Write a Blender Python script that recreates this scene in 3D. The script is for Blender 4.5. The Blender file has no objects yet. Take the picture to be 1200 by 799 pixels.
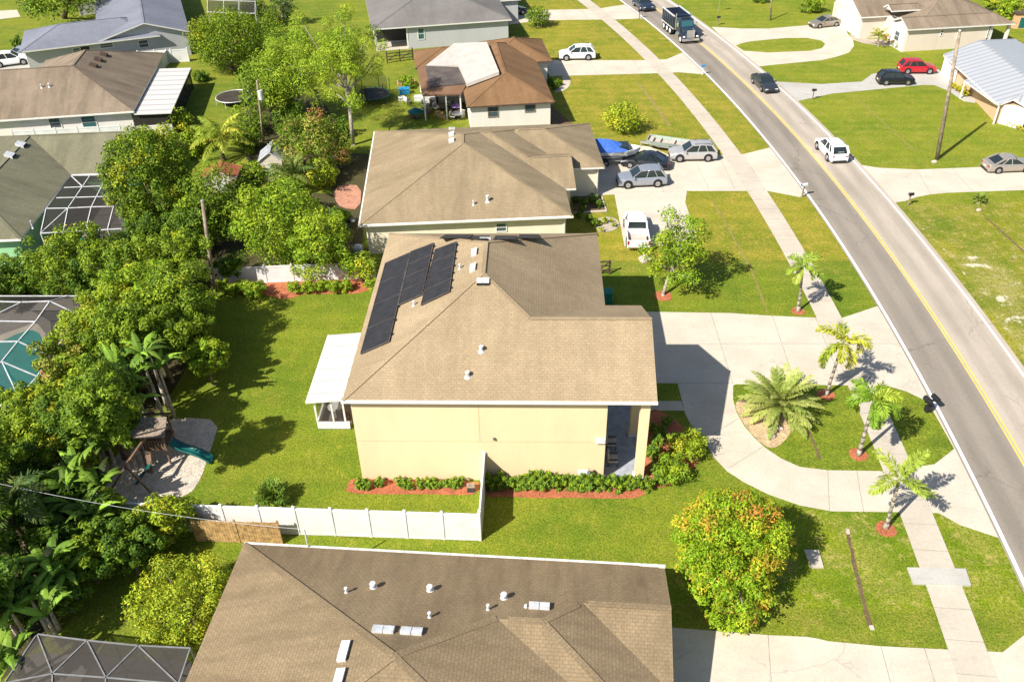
import bpy, math, random
import numpy as np
from mathutils import Vector, Matrix
random.seed(7); RNG=np.random.default_rng(7)
SC=bpy.context.scene; COL=SC.collection
# ------------------------------------------------------------------ camera
CF,CP,CY,CR,CX,CYY,CZ=(1022.416034,0.630089,0.035217,-0.017970,10.849821,-37.139522,37.719787)
def _cam():
    cp,sp=math.cos(CP),math.sin(CP); c,s=math.cos(CY),math.sin(CY)
    F=np.array([-s*cp,c*cp,-sp]); R=np.array([c,s,0.]); U=np.cross(R,F)
    R2=math.cos(CR)*R+math.sin(CR)*U; U2=-math.sin(CR)*R+math.cos(CR)*U
    return np.array([CX,CYY,CZ]),R2,U2,F
CC,RR,UU,FF=_cam()
def ray(px,py): return FF+(px-600)/CF*RR-(py-399.5)/CF*UU
def W(px,py,z=0.):            # photo pixel -> world point at height z
    d=ray(px,py); t=(z-CC[2])/d[2]; return CC+d*t
def P(X):
    d=np.array(X)-CC; z=d@FF; return 600+CF*(d@RR)/z, 399.5-CF*(d@UU)/z
def ppm(X): return CF/((np.array(X)-CC)@FF)
def height_at(b,py):          # height of a vertical above world point b whose top shows at row py
    lo,hi=0.,25.
    for _ in range(40):
        m=(lo+hi)/2
        if P([b[0],b[1],m])[1]>py: lo=m
        else: hi=m
    return lo
cam=bpy.data.cameras.new('camera'); co=bpy.data.objects.new('camera',cam); COL.objects.link(co); SC.camera=co
cam.sensor_width=36; cam.lens=CF/1200*36; cam.clip_end=6000; cam.clip_start=.5
m=Matrix.Identity(4)
for i in range(3): m[i][0]=RR[i]; m[i][1]=UU[i]; m[i][2]=-FF[i]; m[i][3]=CC[i]
co.matrix_world=m
# ------------------------------------------------------------------ light
SAZ,SEL=math.radians(42.5),math.radians(43.5)     # direction the shadows fall, sun elevation
w=bpy.data.worlds.new('World'); SC.world=w; w.use_nodes=True; nt=w.node_tree
sky=nt.nodes.new('ShaderNodeTexSky'); sky.sky_type='NISHITA'; sky.sun_disc=False; sky.sun_elevation=SEL
sdx,sdy=-math.cos(SAZ),-math.sin(SAZ)             # towards the sun
sky.sun_rotation=math.atan2(sdx,sdy)
bg=nt.nodes['Background']; bg.inputs[1].default_value=0.078; nt.links.new(sky.outputs[0],bg.inputs[0])
sl=bpy.data.lights.new('sun','SUN'); sl.energy=5.0; sl.angle=math.radians(.5); sl.color=(1,.95,.86)
so=bpy.data.objects.new('sun',sl); COL.objects.link(so)
so.rotation_euler=Vector((sdx*math.cos(SEL),sdy*math.cos(SEL),math.sin(SEL))).to_track_quat('Z','Y').to_euler()
SC.view_settings.view_transform='Standard'; SC.view_settings.look='None'; SC.view_settings.exposure=0.76; SC.view_settings.gamma=1
SC.render.engine='CYCLES'; SC.render.resolution_x=1024; SC.render.resolution_y=681
# ------------------------------------------------------------------ materials
MT={}
def nodes(name,rough=.8,metal=0.,spec=.3):
    m=bpy.data.materials.new(name); m.use_nodes=True; t=m.node_tree; b=t.nodes['Principled BSDF']
    b.inputs['Roughness'].default_value=rough; b.inputs['Metallic'].default_value=metal; b.inputs['Specular IOR Level'].default_value=spec
    MT[name]=m; return m,t,b
def c4(c): return (c[0],c[1],c[2],1)
def noise(t,scale,detail=3,rough=.55,vec=None,stretch=None):
    n=t.nodes.new('ShaderNodeTexNoise'); n.inputs['Scale'].default_value=scale; n.inputs['Detail'].default_value=detail; n.inputs['Roughness'].default_value=rough
    if vec is None: g=t.nodes.new('ShaderNodeNewGeometry'); vec=g.outputs['Position']
    if stretch:
        mp=t.nodes.new('ShaderNodeMapping'); mp.inputs['Scale'].default_value=stretch; t.links.new(vec,mp.inputs[0]); vec=mp.outputs[0]
    t.links.new(vec,n.inputs['Vector']); return n.outputs['Fac']
def ramp(t,fac,stops):
    r=t.nodes.new('ShaderNodeValToRGB'); e=r.color_ramp.elements
    while len(e)<len(stops): e.new(.5)
    for k,(p,c) in enumerate(stops): e[k].position=p; e[k].color=c4(c)
    t.links.new(fac,r.inputs[0]); return r.outputs[0]
def mix(t,fac,a,b,mode='MIX'):
    n=t.nodes.new('ShaderNodeMix'); n.data_type='RGBA'; n.blend_type=mode
    for s,v in ((0,fac),(6,a),(7,b)):
        if isinstance(v,(int,float)): n.inputs[s].default_value=v
        elif isinstance(v,tuple): n.inputs[s].default_value=c4(v)
        else: t.links.new(v,n.inputs[s])
    return n.outputs[2]
def bump(t,b,fac,st,dist=.05):
    n=t.nodes.new('ShaderNodeBump'); n.inputs['Strength'].default_value=st; n.inputs['Distance'].default_value=dist
    t.links.new(fac,n.inputs['Height']); t.links.new(n.outputs[0],b.inputs['Normal'])
def plain(name,c,rough=.7,metal=0.,var=.12,scale=3.,spec=.3,bmp=0.):
    m,t,b=nodes(name,rough,metal,spec)
    f=noise(t,scale,4); d=tuple(x*(1-var*2) for x in c); l=tuple(min(1,x*(1+var)) for x in c)
    t.links.new(ramp(t,f,[(.3,d),(.7,l)]),b.inputs['Base Color'])
    if bmp: bump(t,b,noise(t,scale*4,4),bmp)
    return m
def grass(name,a,bb,dry,dryamt=.5,fine=9.,bare=None,baremask=.62):
    m,t,b=nodes(name,.9,0,.15)
    big=noise(t,.16,4,.6); mid=noise(t,.8,5,.65); fi=noise(t,fine,3,.7); fi2=noise(t,2.6,4,.7)
    a=tuple(x*.86 for x in a); bb=tuple(x*.90 for x in bb); dry=tuple(x*.92 for x in dry)
    c=ramp(t,big,[(.38,a),(.62,bb)])
    mm=t.nodes.new('ShaderNodeMath'); mm.operation='MULTIPLY'; t.links.new(mid,mm.inputs[0]); t.links.new(fi2,mm.inputs[1])
    dm=ramp(t,mm.outputs[0],[(.24,(0,0,0)),(.40,(dryamt,)*3)])
    c=mix(t,dm,c,dry)
    d2=noise(t,.30,6,.72,stretch=(1,.7,1)); c=mix(t,ramp(t,d2,[(.50,(0,0,0)),(.66,(dryamt*.75,)*3)]),c,tuple(.5*x+.5*y for x,y in zip(dry,bb)))
    c=mix(t,1.,c,ramp(t,fi,[(.34,(.48,.54,.42)),(.66,(1.34,1.27,1.18))]),'MULTIPLY')
    c=mix(t,1.,c,ramp(t,noise(t,3.4,4,.75),[(.35,(.80,.84,.78)),(.62,(1.08,1.06,1.05))]),'MULTIPLY')
    wv=t.nodes.new('ShaderNodeTexWave'); wv.inputs['Scale'].default_value=.17; wv.inputs['Distortion'].default_value=5.; wv.inputs['Detail'].default_value=2; wv.bands_direction='Y'; gg=t.nodes.new('ShaderNodeNewGeometry'); t.links.new(gg.outputs['Position'],wv.inputs[0]); c=mix(t,1.,c,ramp(t,wv.outputs['Fac'],[(.2,(.955,.96,.95)),(.8,(1.04,1.035,1.03))]),'MULTIPLY')
    wd=noise(t,.35,6,.75); c=mix(t,ramp(t,wd,[(.57,(0,0,0)),(.68,(.55,.55,.55))]),c,tuple(x*.68 for x in a))
    if bare:
        bm=ramp(t,noise(t,.5,5,.7),[(baremask,(0,0,0)),(baremask+.06,(1,1,1))]); c=mix(t,bm,c,bare)
    t.links.new(c,b.inputs['Base Color']); bump(t,b,fi,.9,.08); return m
grass('grass',(.155,.225,.020),(.235,.27,.024),(.38,.31,.08),.6)
grass('grass_main',(.150,.225,.018),(.215,.265,.022),(.34,.31,.05),.5)
grass('grass_back',(.21,.25,.022),(.30,.29,.03),(.50,.34,.08),.85)
grass('grass_verge',(.17,.225,.02),(.29,.285,.025),(.46,.36,.13),1.,bare=(.50,.43,.27),baremask=.64)
grass('grass_worn',(.22,.245,.03),(.33,.31,.06),(.48,.40,.19),1.,bare=(.56,.50,.36),baremask=.565)
grass('grass_east',(.185,.255,.018),(.26,.29,.025),(.40,.33,.08),.65)
grass('grass_south',(.150,.235,.012),(.22,.275,.014),(.50,.40,.14),.8)
def crack(t,scale,w):
    v=t.nodes.new('ShaderNodeTexVoronoi'); v.feature='DISTANCE_TO_EDGE'; v.inputs['Scale'].default_value=scale; g=t.nodes.new('ShaderNodeNewGeometry'); n=t.nodes.new('ShaderNodeTexNoise'); n.inputs['Scale'].default_value=1.3; n.inputs['Detail'].default_value=5
    a=t.nodes.new('ShaderNodeVectorMath'); a.operation='ADD'; t.links.new(g.outputs['Position'],n.inputs[0]); t.links.new(g.outputs['Position'],a.inputs[0]); t.links.new(n.outputs['Color'],a.inputs[1]); t.links.new(a.outputs[0],v.inputs['Vector'])
    k=ramp(t,v.outputs['Distance'],[(w*.4,(.5,.5,.5)),(w,(0,0,0))]); mk=ramp(t,noise(t,.15,3),[(.5,(0,0,0)),(.6,(1,1,1))]); return mix(t,1.,k,mk,'MULTIPLY')
def concrete(name,c,var=.1,rough=.85):
    m,t,b=nodes(name,rough,0,.2)
    f=noise(t,.35,5,.6); g=noise(t,7,4,.7)
    col=ramp(t,f,[(.3,tuple(x*(1-var*1.6) for x in c)),(.65,c)])
    col=mix(t,1.,col,ramp(t,g,[(.3,(.88,.87,.85)),(.7,(1.03,1.03,1.03))]),'MULTIPLY')
    st=noise(t,.9,6,.75,stretch=(.35,1.6,1)); col=mix(t,ramp(t,st,[(.54,(0,0,0)),(.72,(.42,.42,.42))]),col,tuple(x*.6 for x in c))
    bt=noise(t,.22,5,.7); col=mix(t,ramp(t,bt,[(.52,(0,0,0)),(.70,(.30,.30,.30))]),col,(c[0]*.72,c[1]*.62,c[2]*.50))
    ck=crack(t,.28,.012); col=mix(t,ck,col,tuple(x*.55 for x in c))
    t.links.new(col,b.inputs['Base Color']); bump(t,b,g,.2,.02); return m
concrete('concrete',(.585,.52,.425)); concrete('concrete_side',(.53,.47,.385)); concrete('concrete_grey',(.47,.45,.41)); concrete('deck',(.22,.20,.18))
def asphalt(name,c):
    m,t,b=nodes(name,.85,0,.25)
    f=noise(t,.5,4,.6,stretch=(1.3,.12,1)); g=noise(t,16,3,.8); h=noise(t,.12,3)
    col=ramp(t,f,[(.3,tuple(x*.82 for x in c)),(.7,tuple(x*1.1 for x in c))])
    col=mix(t,1.,col,ramp(t,g,[(.3,(.78,.78,.78)),(.7,(1.16,1.16,1.16))]),'MULTIPLY')
    col=mix(t,ramp(t,h,[(.45,(0,0,0)),(.6,(.25,.25,.25))]),col,tuple(x*1.25 for x in c))
    g0=t.nodes.new('ShaderNodeNewGeometry'); sp=t.nodes.new('ShaderNodeSeparateXYZ'); t.links.new(g0.outputs['Position'],sp.inputs[0])
    def M(op,a_,b_):
        n_=t.nodes.new('ShaderNodeMath'); n_.operation=op
        for i_,v_ in enumerate((a_,b_)):
            if isinstance(v_,(int,float)): n_.inputs[i_].default_value=v_
            elif v_ is not None: t.links.new(v_,n_.inputs[i_])
        return n_.outputs[0]
    y_=sp.outputs[1]; ctr=M('ADD',M('ADD',M('MULTIPLY',y_,.0468),40.42),M('MULTIPLY',M('MULTIPLY',y_,y_),-.00162)); dd=M('SUBTRACT',sp.outputs[0],ctr); w_=M('ADD',M('MULTIPLY',M('COSINE',M('MULTIPLY',M('ADD',dd,-.95),3.55),None),.5),.5)
    col=mix(t,1.,col,ramp(t,w_,[(.2,(1.05,1.05,1.05)),(.9,(.90,.90,.90))]),'MULTIPLY')
    col=mix(t,crack(t,.16,.010),col,tuple(x*.5 for x in c))
    t.links.new(col,b.inputs['Base Color']); bump(t,b,g,.3,.02); return m
asphalt('asphalt_dark',(.262,.226,.186)); asphalt('asphalt_pale',(.40,.342,.278)); asphalt('asphalt_drive',(.14,.14,.15))
plain('line_white',(.86,.85,.82),.6,0,.06,2.); plain('line_yellow',(.80,.55,.10),.6,0,.1,2.)
plain('joint',(.30,.27,.23),.9,0,.2,4.)
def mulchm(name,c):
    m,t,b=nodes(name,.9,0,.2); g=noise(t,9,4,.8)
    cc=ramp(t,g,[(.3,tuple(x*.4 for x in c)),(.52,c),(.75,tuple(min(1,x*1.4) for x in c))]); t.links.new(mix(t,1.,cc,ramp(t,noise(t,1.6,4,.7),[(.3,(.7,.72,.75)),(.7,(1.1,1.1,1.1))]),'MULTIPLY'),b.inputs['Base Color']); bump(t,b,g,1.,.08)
mulchm('mulch',(.52,.17,.08)); mulchm('paver_red',(.55,.27,.18)); mulchm('soil',(.20,.13,.07)); mulchm('pebbles',(.66,.47,.27)); mulchm('sand',(.70,.60,.48)); mulchm('litter_and_shade',(.085,.075,.03)); mulchm('rubble',(.5,.42,.33))
def shingle(name,c,dark=.80,row=.17,wid=.30,stain=.25):
    m,t,b=nodes(name,.9,0,.15)
    uv=t.nodes.new('ShaderNodeUVMap'); uv.uv_map='UVMap'
    br=t.nodes.new('ShaderNodeTexBrick'); t.links.new(uv.outputs[0],br.inputs['Vector'])
    br.inputs['Scale'].default_value=1; br.inputs['Brick Width'].default_value=wid; br.inputs['Row Height'].default_value=row
    br.inputs['Mortar Size'].default_value=.022; br.inputs['Mortar Smooth'].default_value=.6; br.inputs['Bias'].default_value=0
    br.inputs['Color1'].default_value=c4(tuple(x*1.06 for x in c)); br.inputs['Color2'].default_value=c4(tuple(x*.94 for x in c)); br.inputs['Mortar'].default_value=c4(tuple(x*dark for x in c))
    st=noise(t,.5,6,.7,vec=uv.outputs[0],stretch=(1.6,.3,1)); col=mix(t,ramp(t,st,[(.42,(0,0,0)),(.70,(stain,)*3)]),br.outputs['Color'],tuple(x*.42 for x in c))
    g=noise(t,9,4,.85); col=mix(t,1.,col,ramp(t,g,[(.3,(.80,.80,.80)),(.7,(1.18,1.17,1.16))]),'MULTIPLY')
    lg=noise(t,.22,4,.6); col=mix(t,1.,col,ramp(t,lg,[(.35,(.90,.89,.87)),(.65,(1.08,1.08,1.07))]),'MULTIPLY')
    t.links.new(col,b.inputs['Base Color']); bump(t,b,br.outputs['Fac'],-.3,.02); return m
shingle('shingle_tan',(.352,.268,.168),stain=.3); shingle('shingle_brown_tan',(.30,.232,.145),stain=.45)
shingle('shingle_near',(.262,.195,.118),dark=.74,stain=.6,row=.165,wid=.26); shingle('shingle_brown',(.225,.130,.066),stain=.6); shingle('shingle_grey',(.185,.172,.165)); shingle('shingle_blue',(.19,.20,.245),stain=.15)
shingle('shingle_mauve',(.25,.195,.142),stain=.7); shingle('shingle_olive',(.20,.19,.125),stain=.6); shingle('shingle_rust',(.20,.115,.07),stain=.5); shingle('tile_red',(.35,.10,.06))
def stucco(name,c):
    m,t,b=nodes(name,.85,0,.2); g=noise(t,12,4,.7); f=noise(t,.5,5,.7,stretch=(1,1,.25))
    col=ramp(t,f,[(.3,tuple(x*.90 for x in c)),(.65,c)]); col=mix(t,1.,col,ramp(t,g,[(.3,(.95,.95,.95)),(.7,(1.03,1.03,1.03))]),'MULTIPLY')
    t.links.new(col,b.inputs['Base Color']); bump(t,b,g,.15,.02); return m
stucco('wall_cream',(.80,.61,.37)); stucco('wall_joint',(.52,.40,.22)); stucco('wall_ivory',(.76,.68,.52)); stucco('wall_white',(.72,.68,.62)); stucco('wall_grey',(.46,.46,.46)); stucco('wall_green',(.32,.60,.32)); stucco('wall_beige',(.62,.53,.42)); stucco('wall_pale',(.66,.57,.48)); stucco('wall_orange',(.66,.40,.22)); stucco('brick_peach',(.66,.42,.25))
plain('trim_white',(.70,.68,.63),.5,0,.06); plain('vinyl_white',(.71,.70,.68),.45,0,.06,1.2); plain('trim_dark',(.05,.05,.06),.5)
def metalroof(name,c,scale=1.):
    m,t,b=nodes(name,.4,.0,.5); uv=t.nodes.new('ShaderNodeUVMap'); uv.uv_map='UVMap'
    wv=t.nodes.new('ShaderNodeTexWave'); wv.inputs['Scale'].default_value=scale; wv.wave_profile='SIN'; t.links.new(uv.outputs[0],wv.inputs[0])
    cc=ramp(t,wv.outputs['Fac'],[(.0,tuple(x*.62 for x in c)),(.22,c)]); cc=mix(t,ramp(t,noise(t,.6,5),[(.5,(0,0,0)),(.8,(.3,.3,.3))]),cc,tuple(x*.8 for x in c))
    t.links.new(cc,b.inputs['Base Color']); return m
metalroof('roof_white_metal',(.66,.65,.64),.25); metalroof('roof_patio',(.60,.56,.52),.2); metalroof('roof_pale_metal',(.37,.38,.40),.33)
plain('membrane',(.43,.395,.355),.85,0,.08,1.2); plain('felt_dark',(.105,.085,.075),.9,0,.2,1.); plain('solar',(.028,.027,.030),.6,0,.15,2.,.3)
plain('galv',(.55,.55,.55),.4,.7); plain('galv_light',(.68,.69,.70),.45,.2); plain('vent_dark',(.03,.03,.03))
plain('wood_old',(.27,.21,.16),.9,0,.25,6.); plain('wood_fence',(.46,.29,.12),.85,0,.3,4.); plain('wood_dark',(.10,.065,.05),.85,0,.2); plain('wood_cedar',(.20,.125,.08),.8); plain('pole_wood',(.30,.235,.17),.9,0,.3,2.5)
plain('trunk',(.22,.17,.12),.95,0,.3,5.,bmp=.5); plain('palm_bark',(.36,.31,.245),.95,0,.35,6.,bmp=.6); plain('trunk_pale',(.40,.35,.28),.9,0,.25,5.,bmp=.4); plain('trunk_dark',(.09,.065,.045),.95,0,.3,5.)
plain('teal_plastic',(.01,.12,.11),.35); plain('green_bin',(.01,.16,.11),.45); plain('blue_cover',(.05,.14,.50),.6,0,.15); plain('blue_plastic',(.03,.25,.5),.4); plain('purple_cloth',(.35,.2,.5),.7)
plain('black_plastic',(.02,.02,.022),.45); plain('cushion',(.5,.46,.40),.9); plain('rubber',(.018,.018,.018),.8); plain('rim',(.5,.5,.52),.3,.8); plain('chrome',(.75,.75,.75),.15,.9); plain('rock',(.5,.42,.34),.9,0,.2,4.,bmp=.6); plain('terracotta',(.5,.2,.1))
plain('porch_floor',(.33,.35,.38),.7); plain('boat_white',(.75,.73,.70),.35); plain('boat_green',(.30,.36,.31),.5); plain('boat_inner',(.52,.42,.36),.8); plain('orange_flower',(.5,.10,.03)); plain('lamp_red',(.35,.01,.01),.3); plain('lamp_clear',(.75,.76,.78),.15); plain('plate',(.7,.7,.65),.4); plain('police_green',(.02,.25,.10),.4)
def paint(name,c,metal=0.): 
    m,t,b=nodes(name,.28,metal,.5); b.inputs['Base Color'].default_value=c4(c); b.inputs['Coat Weight'].default_value=.6; b.inputs['Coat Roughness'].default_value=.08
    f=noise(t,5,3); t.links.new(ramp(t,f,[(.3,tuple(x*.93 for x in c)),(.7,c)]),b.inputs['Base Color']); return m
paint('paint_white',(.82,.82,.82)); paint('paint_silver',(.50,.48,.46),.35); paint('paint_grey',(.34,.36,.40),.4); paint('paint_black',(.010,.012,.016)); paint('paint_red',(.42,.008,.016)); paint('paint_dark',(.035,.040,.046),.2); paint('paint_tan',(.40,.35,.30),.4); paint('paint_navy',(.018,.028,.055)); paint('paint_sand',(.30,.26,.21),.4)
def glassm(name,c,rough=.08):
    m,t,b=nodes(name,rough,0,.7); b.inputs['Base Color'].default_value=c4(c); return m
glassm('car_glass',(.018,.028,.030)); glassm('house_glass',(.06,.09,.10),.12); glassm('glass_teal',(.03,.11,.12)); glassm('dark_opening',(.012,.012,.014),.6)
def water(name,c):
    m,t,b=nodes(name,.06,0,.5); b.inputs['Base Color'].default_value=c4(c); f=noise(t,2,3); bump(t,b,f,.2,.05); return m
water('pool_water',(.03,.26,.235))
def screen(name,c=(.03,.03,.03),a=.5):
    m=bpy.data.materials.new(name); m.use_nodes=True; t=m.node_tree; t.nodes.clear(); MT[name]=m
    o=t.nodes.new('ShaderNodeOutputMaterial'); mx=t.nodes.new('ShaderNodeMixShader'); tr=t.nodes.new('ShaderNodeBsdfTransparent'); d=t.nodes.new('ShaderNodeBsdfDiffuse')
    f=noise(t,1.2,4); r=t.nodes.new('ShaderNodeMapRange'); r.inputs[3].default_value=a-.12; r.inputs[4].default_value=a+.12; t.links.new(f,r.inputs[0]); t.links.new(r.outputs[0],mx.inputs[0])
    d.inputs[0].default_value=c4(c); t.links.new(tr.outputs[0],mx.inputs[1]); t.links.new(d.outputs[0],mx.inputs[2]); t.links.new(mx.outputs[0],o.inputs[0]); return m
screen('screen_mesh',(.07,.065,.06),.55); screen('net_mesh',(.05,.05,.03),.5); screen('screen_dark',(.07,.062,.055),.80); screen('screen_mesh',(.055,.05,.045),.62); plain('frame_grey',(.22,.22,.22),.6); plain('frame_white',(.62,.61,.62),.5)
def leafmat(name,rough=.6,trans=.16):
    m=bpy.data.materials.new(name); m.use_nodes=True; t=m.node_tree; b=t.nodes['Principled BSDF']; MT[name]=m
    a=t.nodes.new('ShaderNodeAttribute'); a.attribute_name='col'; t.links.new(a.outputs['Color'],b.inputs['Base Color'])
    b.inputs['Roughness'].default_value=rough; b.inputs['Specular IOR Level'].default_value=.2
    tl=t.nodes.new('ShaderNodeBsdfTranslucent'); mx=t.nodes.new('ShaderNodeMixShader'); mx.inputs[0].default_value=trans
    t.links.new(a.outputs['Color'],tl.inputs[0]); o=t.nodes['Material Output']; t.links.new(b.outputs[0],mx.inputs[1]); t.links.new(tl.outputs[0],mx.inputs[2]); t.links.new(mx.outputs[0],o.inputs[0]); return m
leafmat('leaf')
# ------------------------------------------------------------------ object helpers
def tag(o,label=None,cat=None,group=None,kind=None):
    if label: o['label']=label
    if cat: o['category']=cat
    if group: o['group']=group
    if kind: o['kind']=kind
    return o
def thing(name,label,cat,loc=(0,0,0),rz=0.,group=None):
    o=bpy.data.objects.new(name,None); COL.objects.link(o); o.location=loc; o.rotation_euler=(0,0,rz); o.empty_display_size=.3
    return tag(o,label,cat,group)
class MB:
    def __init__(s): s.v=[];s.f=[];s.m=[]
    def add(s,vs,fs,mi=0):
        b=len(s.v); s.v+= [tuple(map(float,x)) for x in vs]; s.f+=[tuple(i+b for i in f) for f in fs]; s.m+=[mi]*len(fs); return s
    def box(s,x0,x1,y0,y1,z0,z1,mi=0):
        return s.add([(x0,y0,z0),(x1,y0,z0),(x1,y1,z0),(x0,y1,z0),(x0,y0,z1),(x1,y0,z1),(x1,y1,z1),(x0,y1,z1)],[(0,3,2,1),(4,5,6,7),(0,1,5,4),(1,2,6,5),(2,3,7,6),(3,0,4,7)],mi)
    def prism(s,pts,z0,z1,mi=0):
        a=sum(pts[i][0]*pts[(i+1)%len(pts)][1]-pts[(i+1)%len(pts)][0]*pts[i][1] for i in range(len(pts)))
        if a<0: pts=pts[::-1]
        n=len(pts); return s.add([(p[0],p[1],z0) for p in pts]+[(p[0],p[1],z1) for p in pts],[tuple(range(n))[::-1],tuple(range(n,2*n))]+[(i,(i+1)%n,(i+1)%n+n,i+n) for i in range(n)],mi)
    def tube(s,p0,p1,r0,r1=None,n=8,mi=0,caps=True):
        r1=r0 if r1 is None else r1; p0=Vector(p0);p1=Vector(p1); d=(p1-p0)
        if d.length<1e-6: return s
        q=d.to_track_quat('Z','Y'); vs=[]
        for p,r in ((p0,r0),(p1,r1)):
            for k in range(n):
                a=2*math.pi*k/n; vs.append(p+q@Vector((r*math.cos(a),r*math.sin(a),0)))
        fs=[(k,(k+1)%n,(k+1)%n+n,k+n) for k in range(n)]
        if caps: fs+=[tuple(range(n))[::-1],tuple(range(n,2*n))]
        return s.add(vs,fs,mi)
    def path(s,pts,rs,n=7,mi=0):
        for i in range(len(pts)-1): s.tube(pts[i],pts[i+1],rs[i] if hasattr(rs,'__len__') else rs,rs[i+1] if hasattr(rs,'__len__') else rs,n,mi)
        return s
    def bar(s,p0,p1,w,h,mi=0):      # rectangular bar, h vertical-ish
        p0=Vector(p0);p1=Vector(p1);d=(p1-p0).normalized(); side=d.cross(Vector((0,0,1)))
        if side.length<.01: side=Vector((1,0,0))
        side.normalize(); up=side.cross(d).normalized(); vs=[]
        for p in (p0,p1):
            for a,b in ((-1,-1),(1,-1),(1,1),(-1,1)): vs.append(p+side*a*w/2+up*b*h/2)
        return s.add(vs,[(0,1,2,3),(7,6,5,4),(0,4,5,1),(1,5,6,2),(2,6,7,3),(3,7,4,0)],mi)
    def sphere(s,c,r,seg=10,ring=6,mi=0,rz=None):
        rz=r if rz is None else rz; vs=[];fs=[]
        for i in range(ring+1):
            t=math.pi*i/ring
            for j in range(seg):
                a=2*math.pi*j/seg; vs.append((c[0]+r*math.sin(t)*math.cos(a),c[1]+r*math.sin(t)*math.sin(a),c[2]+rz*math.cos(t)))
        for i in range(ring):
            for j in range(seg): fs.append((i*seg+j,(i+1)*seg+j,(i+1)*seg+(j+1)%seg,i*seg+(j+1)%seg))
        return s.add(vs,fs,mi)
    def build(s,name,mats,parent=None,smooth=False,uv=False,bev=0.,loc=None):
        me=bpy.data.meshes.new(name); me.from_pydata(s.v,[],s.f)
        if not isinstance(mats,(list,tuple)): mats=[mats]
        for k in mats: me.materials.append(MT[k])
        me.polygons.foreach_set('material_index',s.m)
        if smooth: me.polygons.foreach_set('use_smooth',[True]*len(s.f))
        if uv:
            l=me.uv_layers.new(name='UVMap')
            for p in me.polygons:
                n=p.normal; h=Vector((n.x,n.y,0))
                if h.length<.03: ux=Vector((1,0,0));vy=Vector((0,1,0))
                else:
                    h.normalize(); ux=Vector((-h.y,h.x,0)); vy=n.cross(ux)
                for li in p.loop_indices:
                    c=me.vertices[me.loops[li].vertex_index].co; l.data[li].uv=(c.dot(ux)+7,c.dot(vy)+3)
        me.validate(); me.update()
        o=bpy.data.objects.new(name,me); COL.objects.link(o)
        if parent: o.parent=parent
        if loc is not None: o.location=loc
        if bev: 
            md=o.modifiers.new('bevel','BEVEL'); md.width=bev; md.segments=2; md.limit_method='ANGLE'
        return o
def struct(name,mb,mat): return tag(mb.build(name,mat),kind='structure')
def copy_tree(o,parent=None):
    c=o.copy(); COL.objects.link(c)
    if parent: c.parent=parent
    for ch in list(o.children): copy_tree(ch,c)
    return c
def tri_sheet(pts,z):          # ground polygon (may be concave) -> MB
    from mathutils.geometry import tessellate_polygon
    v=[Vector((p[0],p[1],z)) for p in pts]; mb=MB(); fs=[]
    for t in tessellate_polygon([v]):
        a,b,c=[v[i] for i in t]; fs.append(t if (b-a).cross(c-a).z>0 else t[::-1])
    mb.add(v,fs); return mb
def pxs(l,z=0.): return [W(x,y,z)[:2] for x,y in l]
def smoothpoly(pts,it=2):      # Chaikin
    for _ in range(it):
        o=[]
        for i in range(len(pts)):
            a=np.array(pts[i]);b=np.array(pts[(i+1)%len(pts)]); o+=[a*.75+b*.25,a*.25+b*.75]
        pts=o
    return pts
# ================================================================== GROUND
struct('ground',MB().add([(-2500,-2500,0),(2500,-2500,0),(2500,2500,0),(-2500,2500,0)],[(0,1,2,3)]),'grass')
def xc(y): return 40.42+.0468*y-.00162*y*y
def xs(y): return 32.65+.0432*y-.00173*y*y
def strip(fx,y0,y1,a,b,z,step=2.,t=.0):
    mb=MB(); ys=np.arange(y0,y1+.01,step); vs=[];fs=[]
    for y in ys:
        d=(fx(y+.1)-fx(y-.1))/.2; L=math.hypot(1,d); nx,ny=1/L,-d/L
        vs+=[(fx(y)+a*nx,y+a*ny,z),(fx(y)+b*nx,y+b*ny,z)]
    for i in range(len(ys)-1): fs.append((2*i,2*i+1,2*i+3,2*i+2))
    return mb.add(vs,fs)
def sheet(name,pts,z,mat): return tag(tri_sheet(pts,z).build(name,mat),kind='structure')
ys=list(np.arange(26,150,4.))
sheet('lawn',[(9,26),(9,150)]+[(xc(y)-3.6,y) for y in ys[::-1]],.004,'grass_back')
sheet('lawn',[(-16,-8.2),(31.6,-8.2)]+[(xc(y)-3.6,y) for y in (-8.2,0,8,16,24)]+[(-2,24.2),(-16,22.6)],.006,'grass_main')
sheet('lawn',[(xc(y)+3.5,y) for y in range(-40,150,6)]+[(150,150),(150,-40)],.004,'grass_east')
sheet('lawn',[(xc(y)+3.5,y) for y in range(-40,40,4)]+[(120,39),(120,-40)],.008,'grass_verge')
sheet('lawn',[(17.5,-8.6),(xc(-8)-3.6,-8.6),(xc(-1)-3.6,-1.5),(24,-1.9),(20,-3.2)],.009,'grass_south')
sheet('soil',pxs([(-60,300),(0,300),(60,285),(150,300),(240,325),(255,350),(225,420),(190,480),(140,500),(110,590),(150,600),(100,660),(60,740),(0,799),(-60,799)]),.010,'litter_and_shade')
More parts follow.
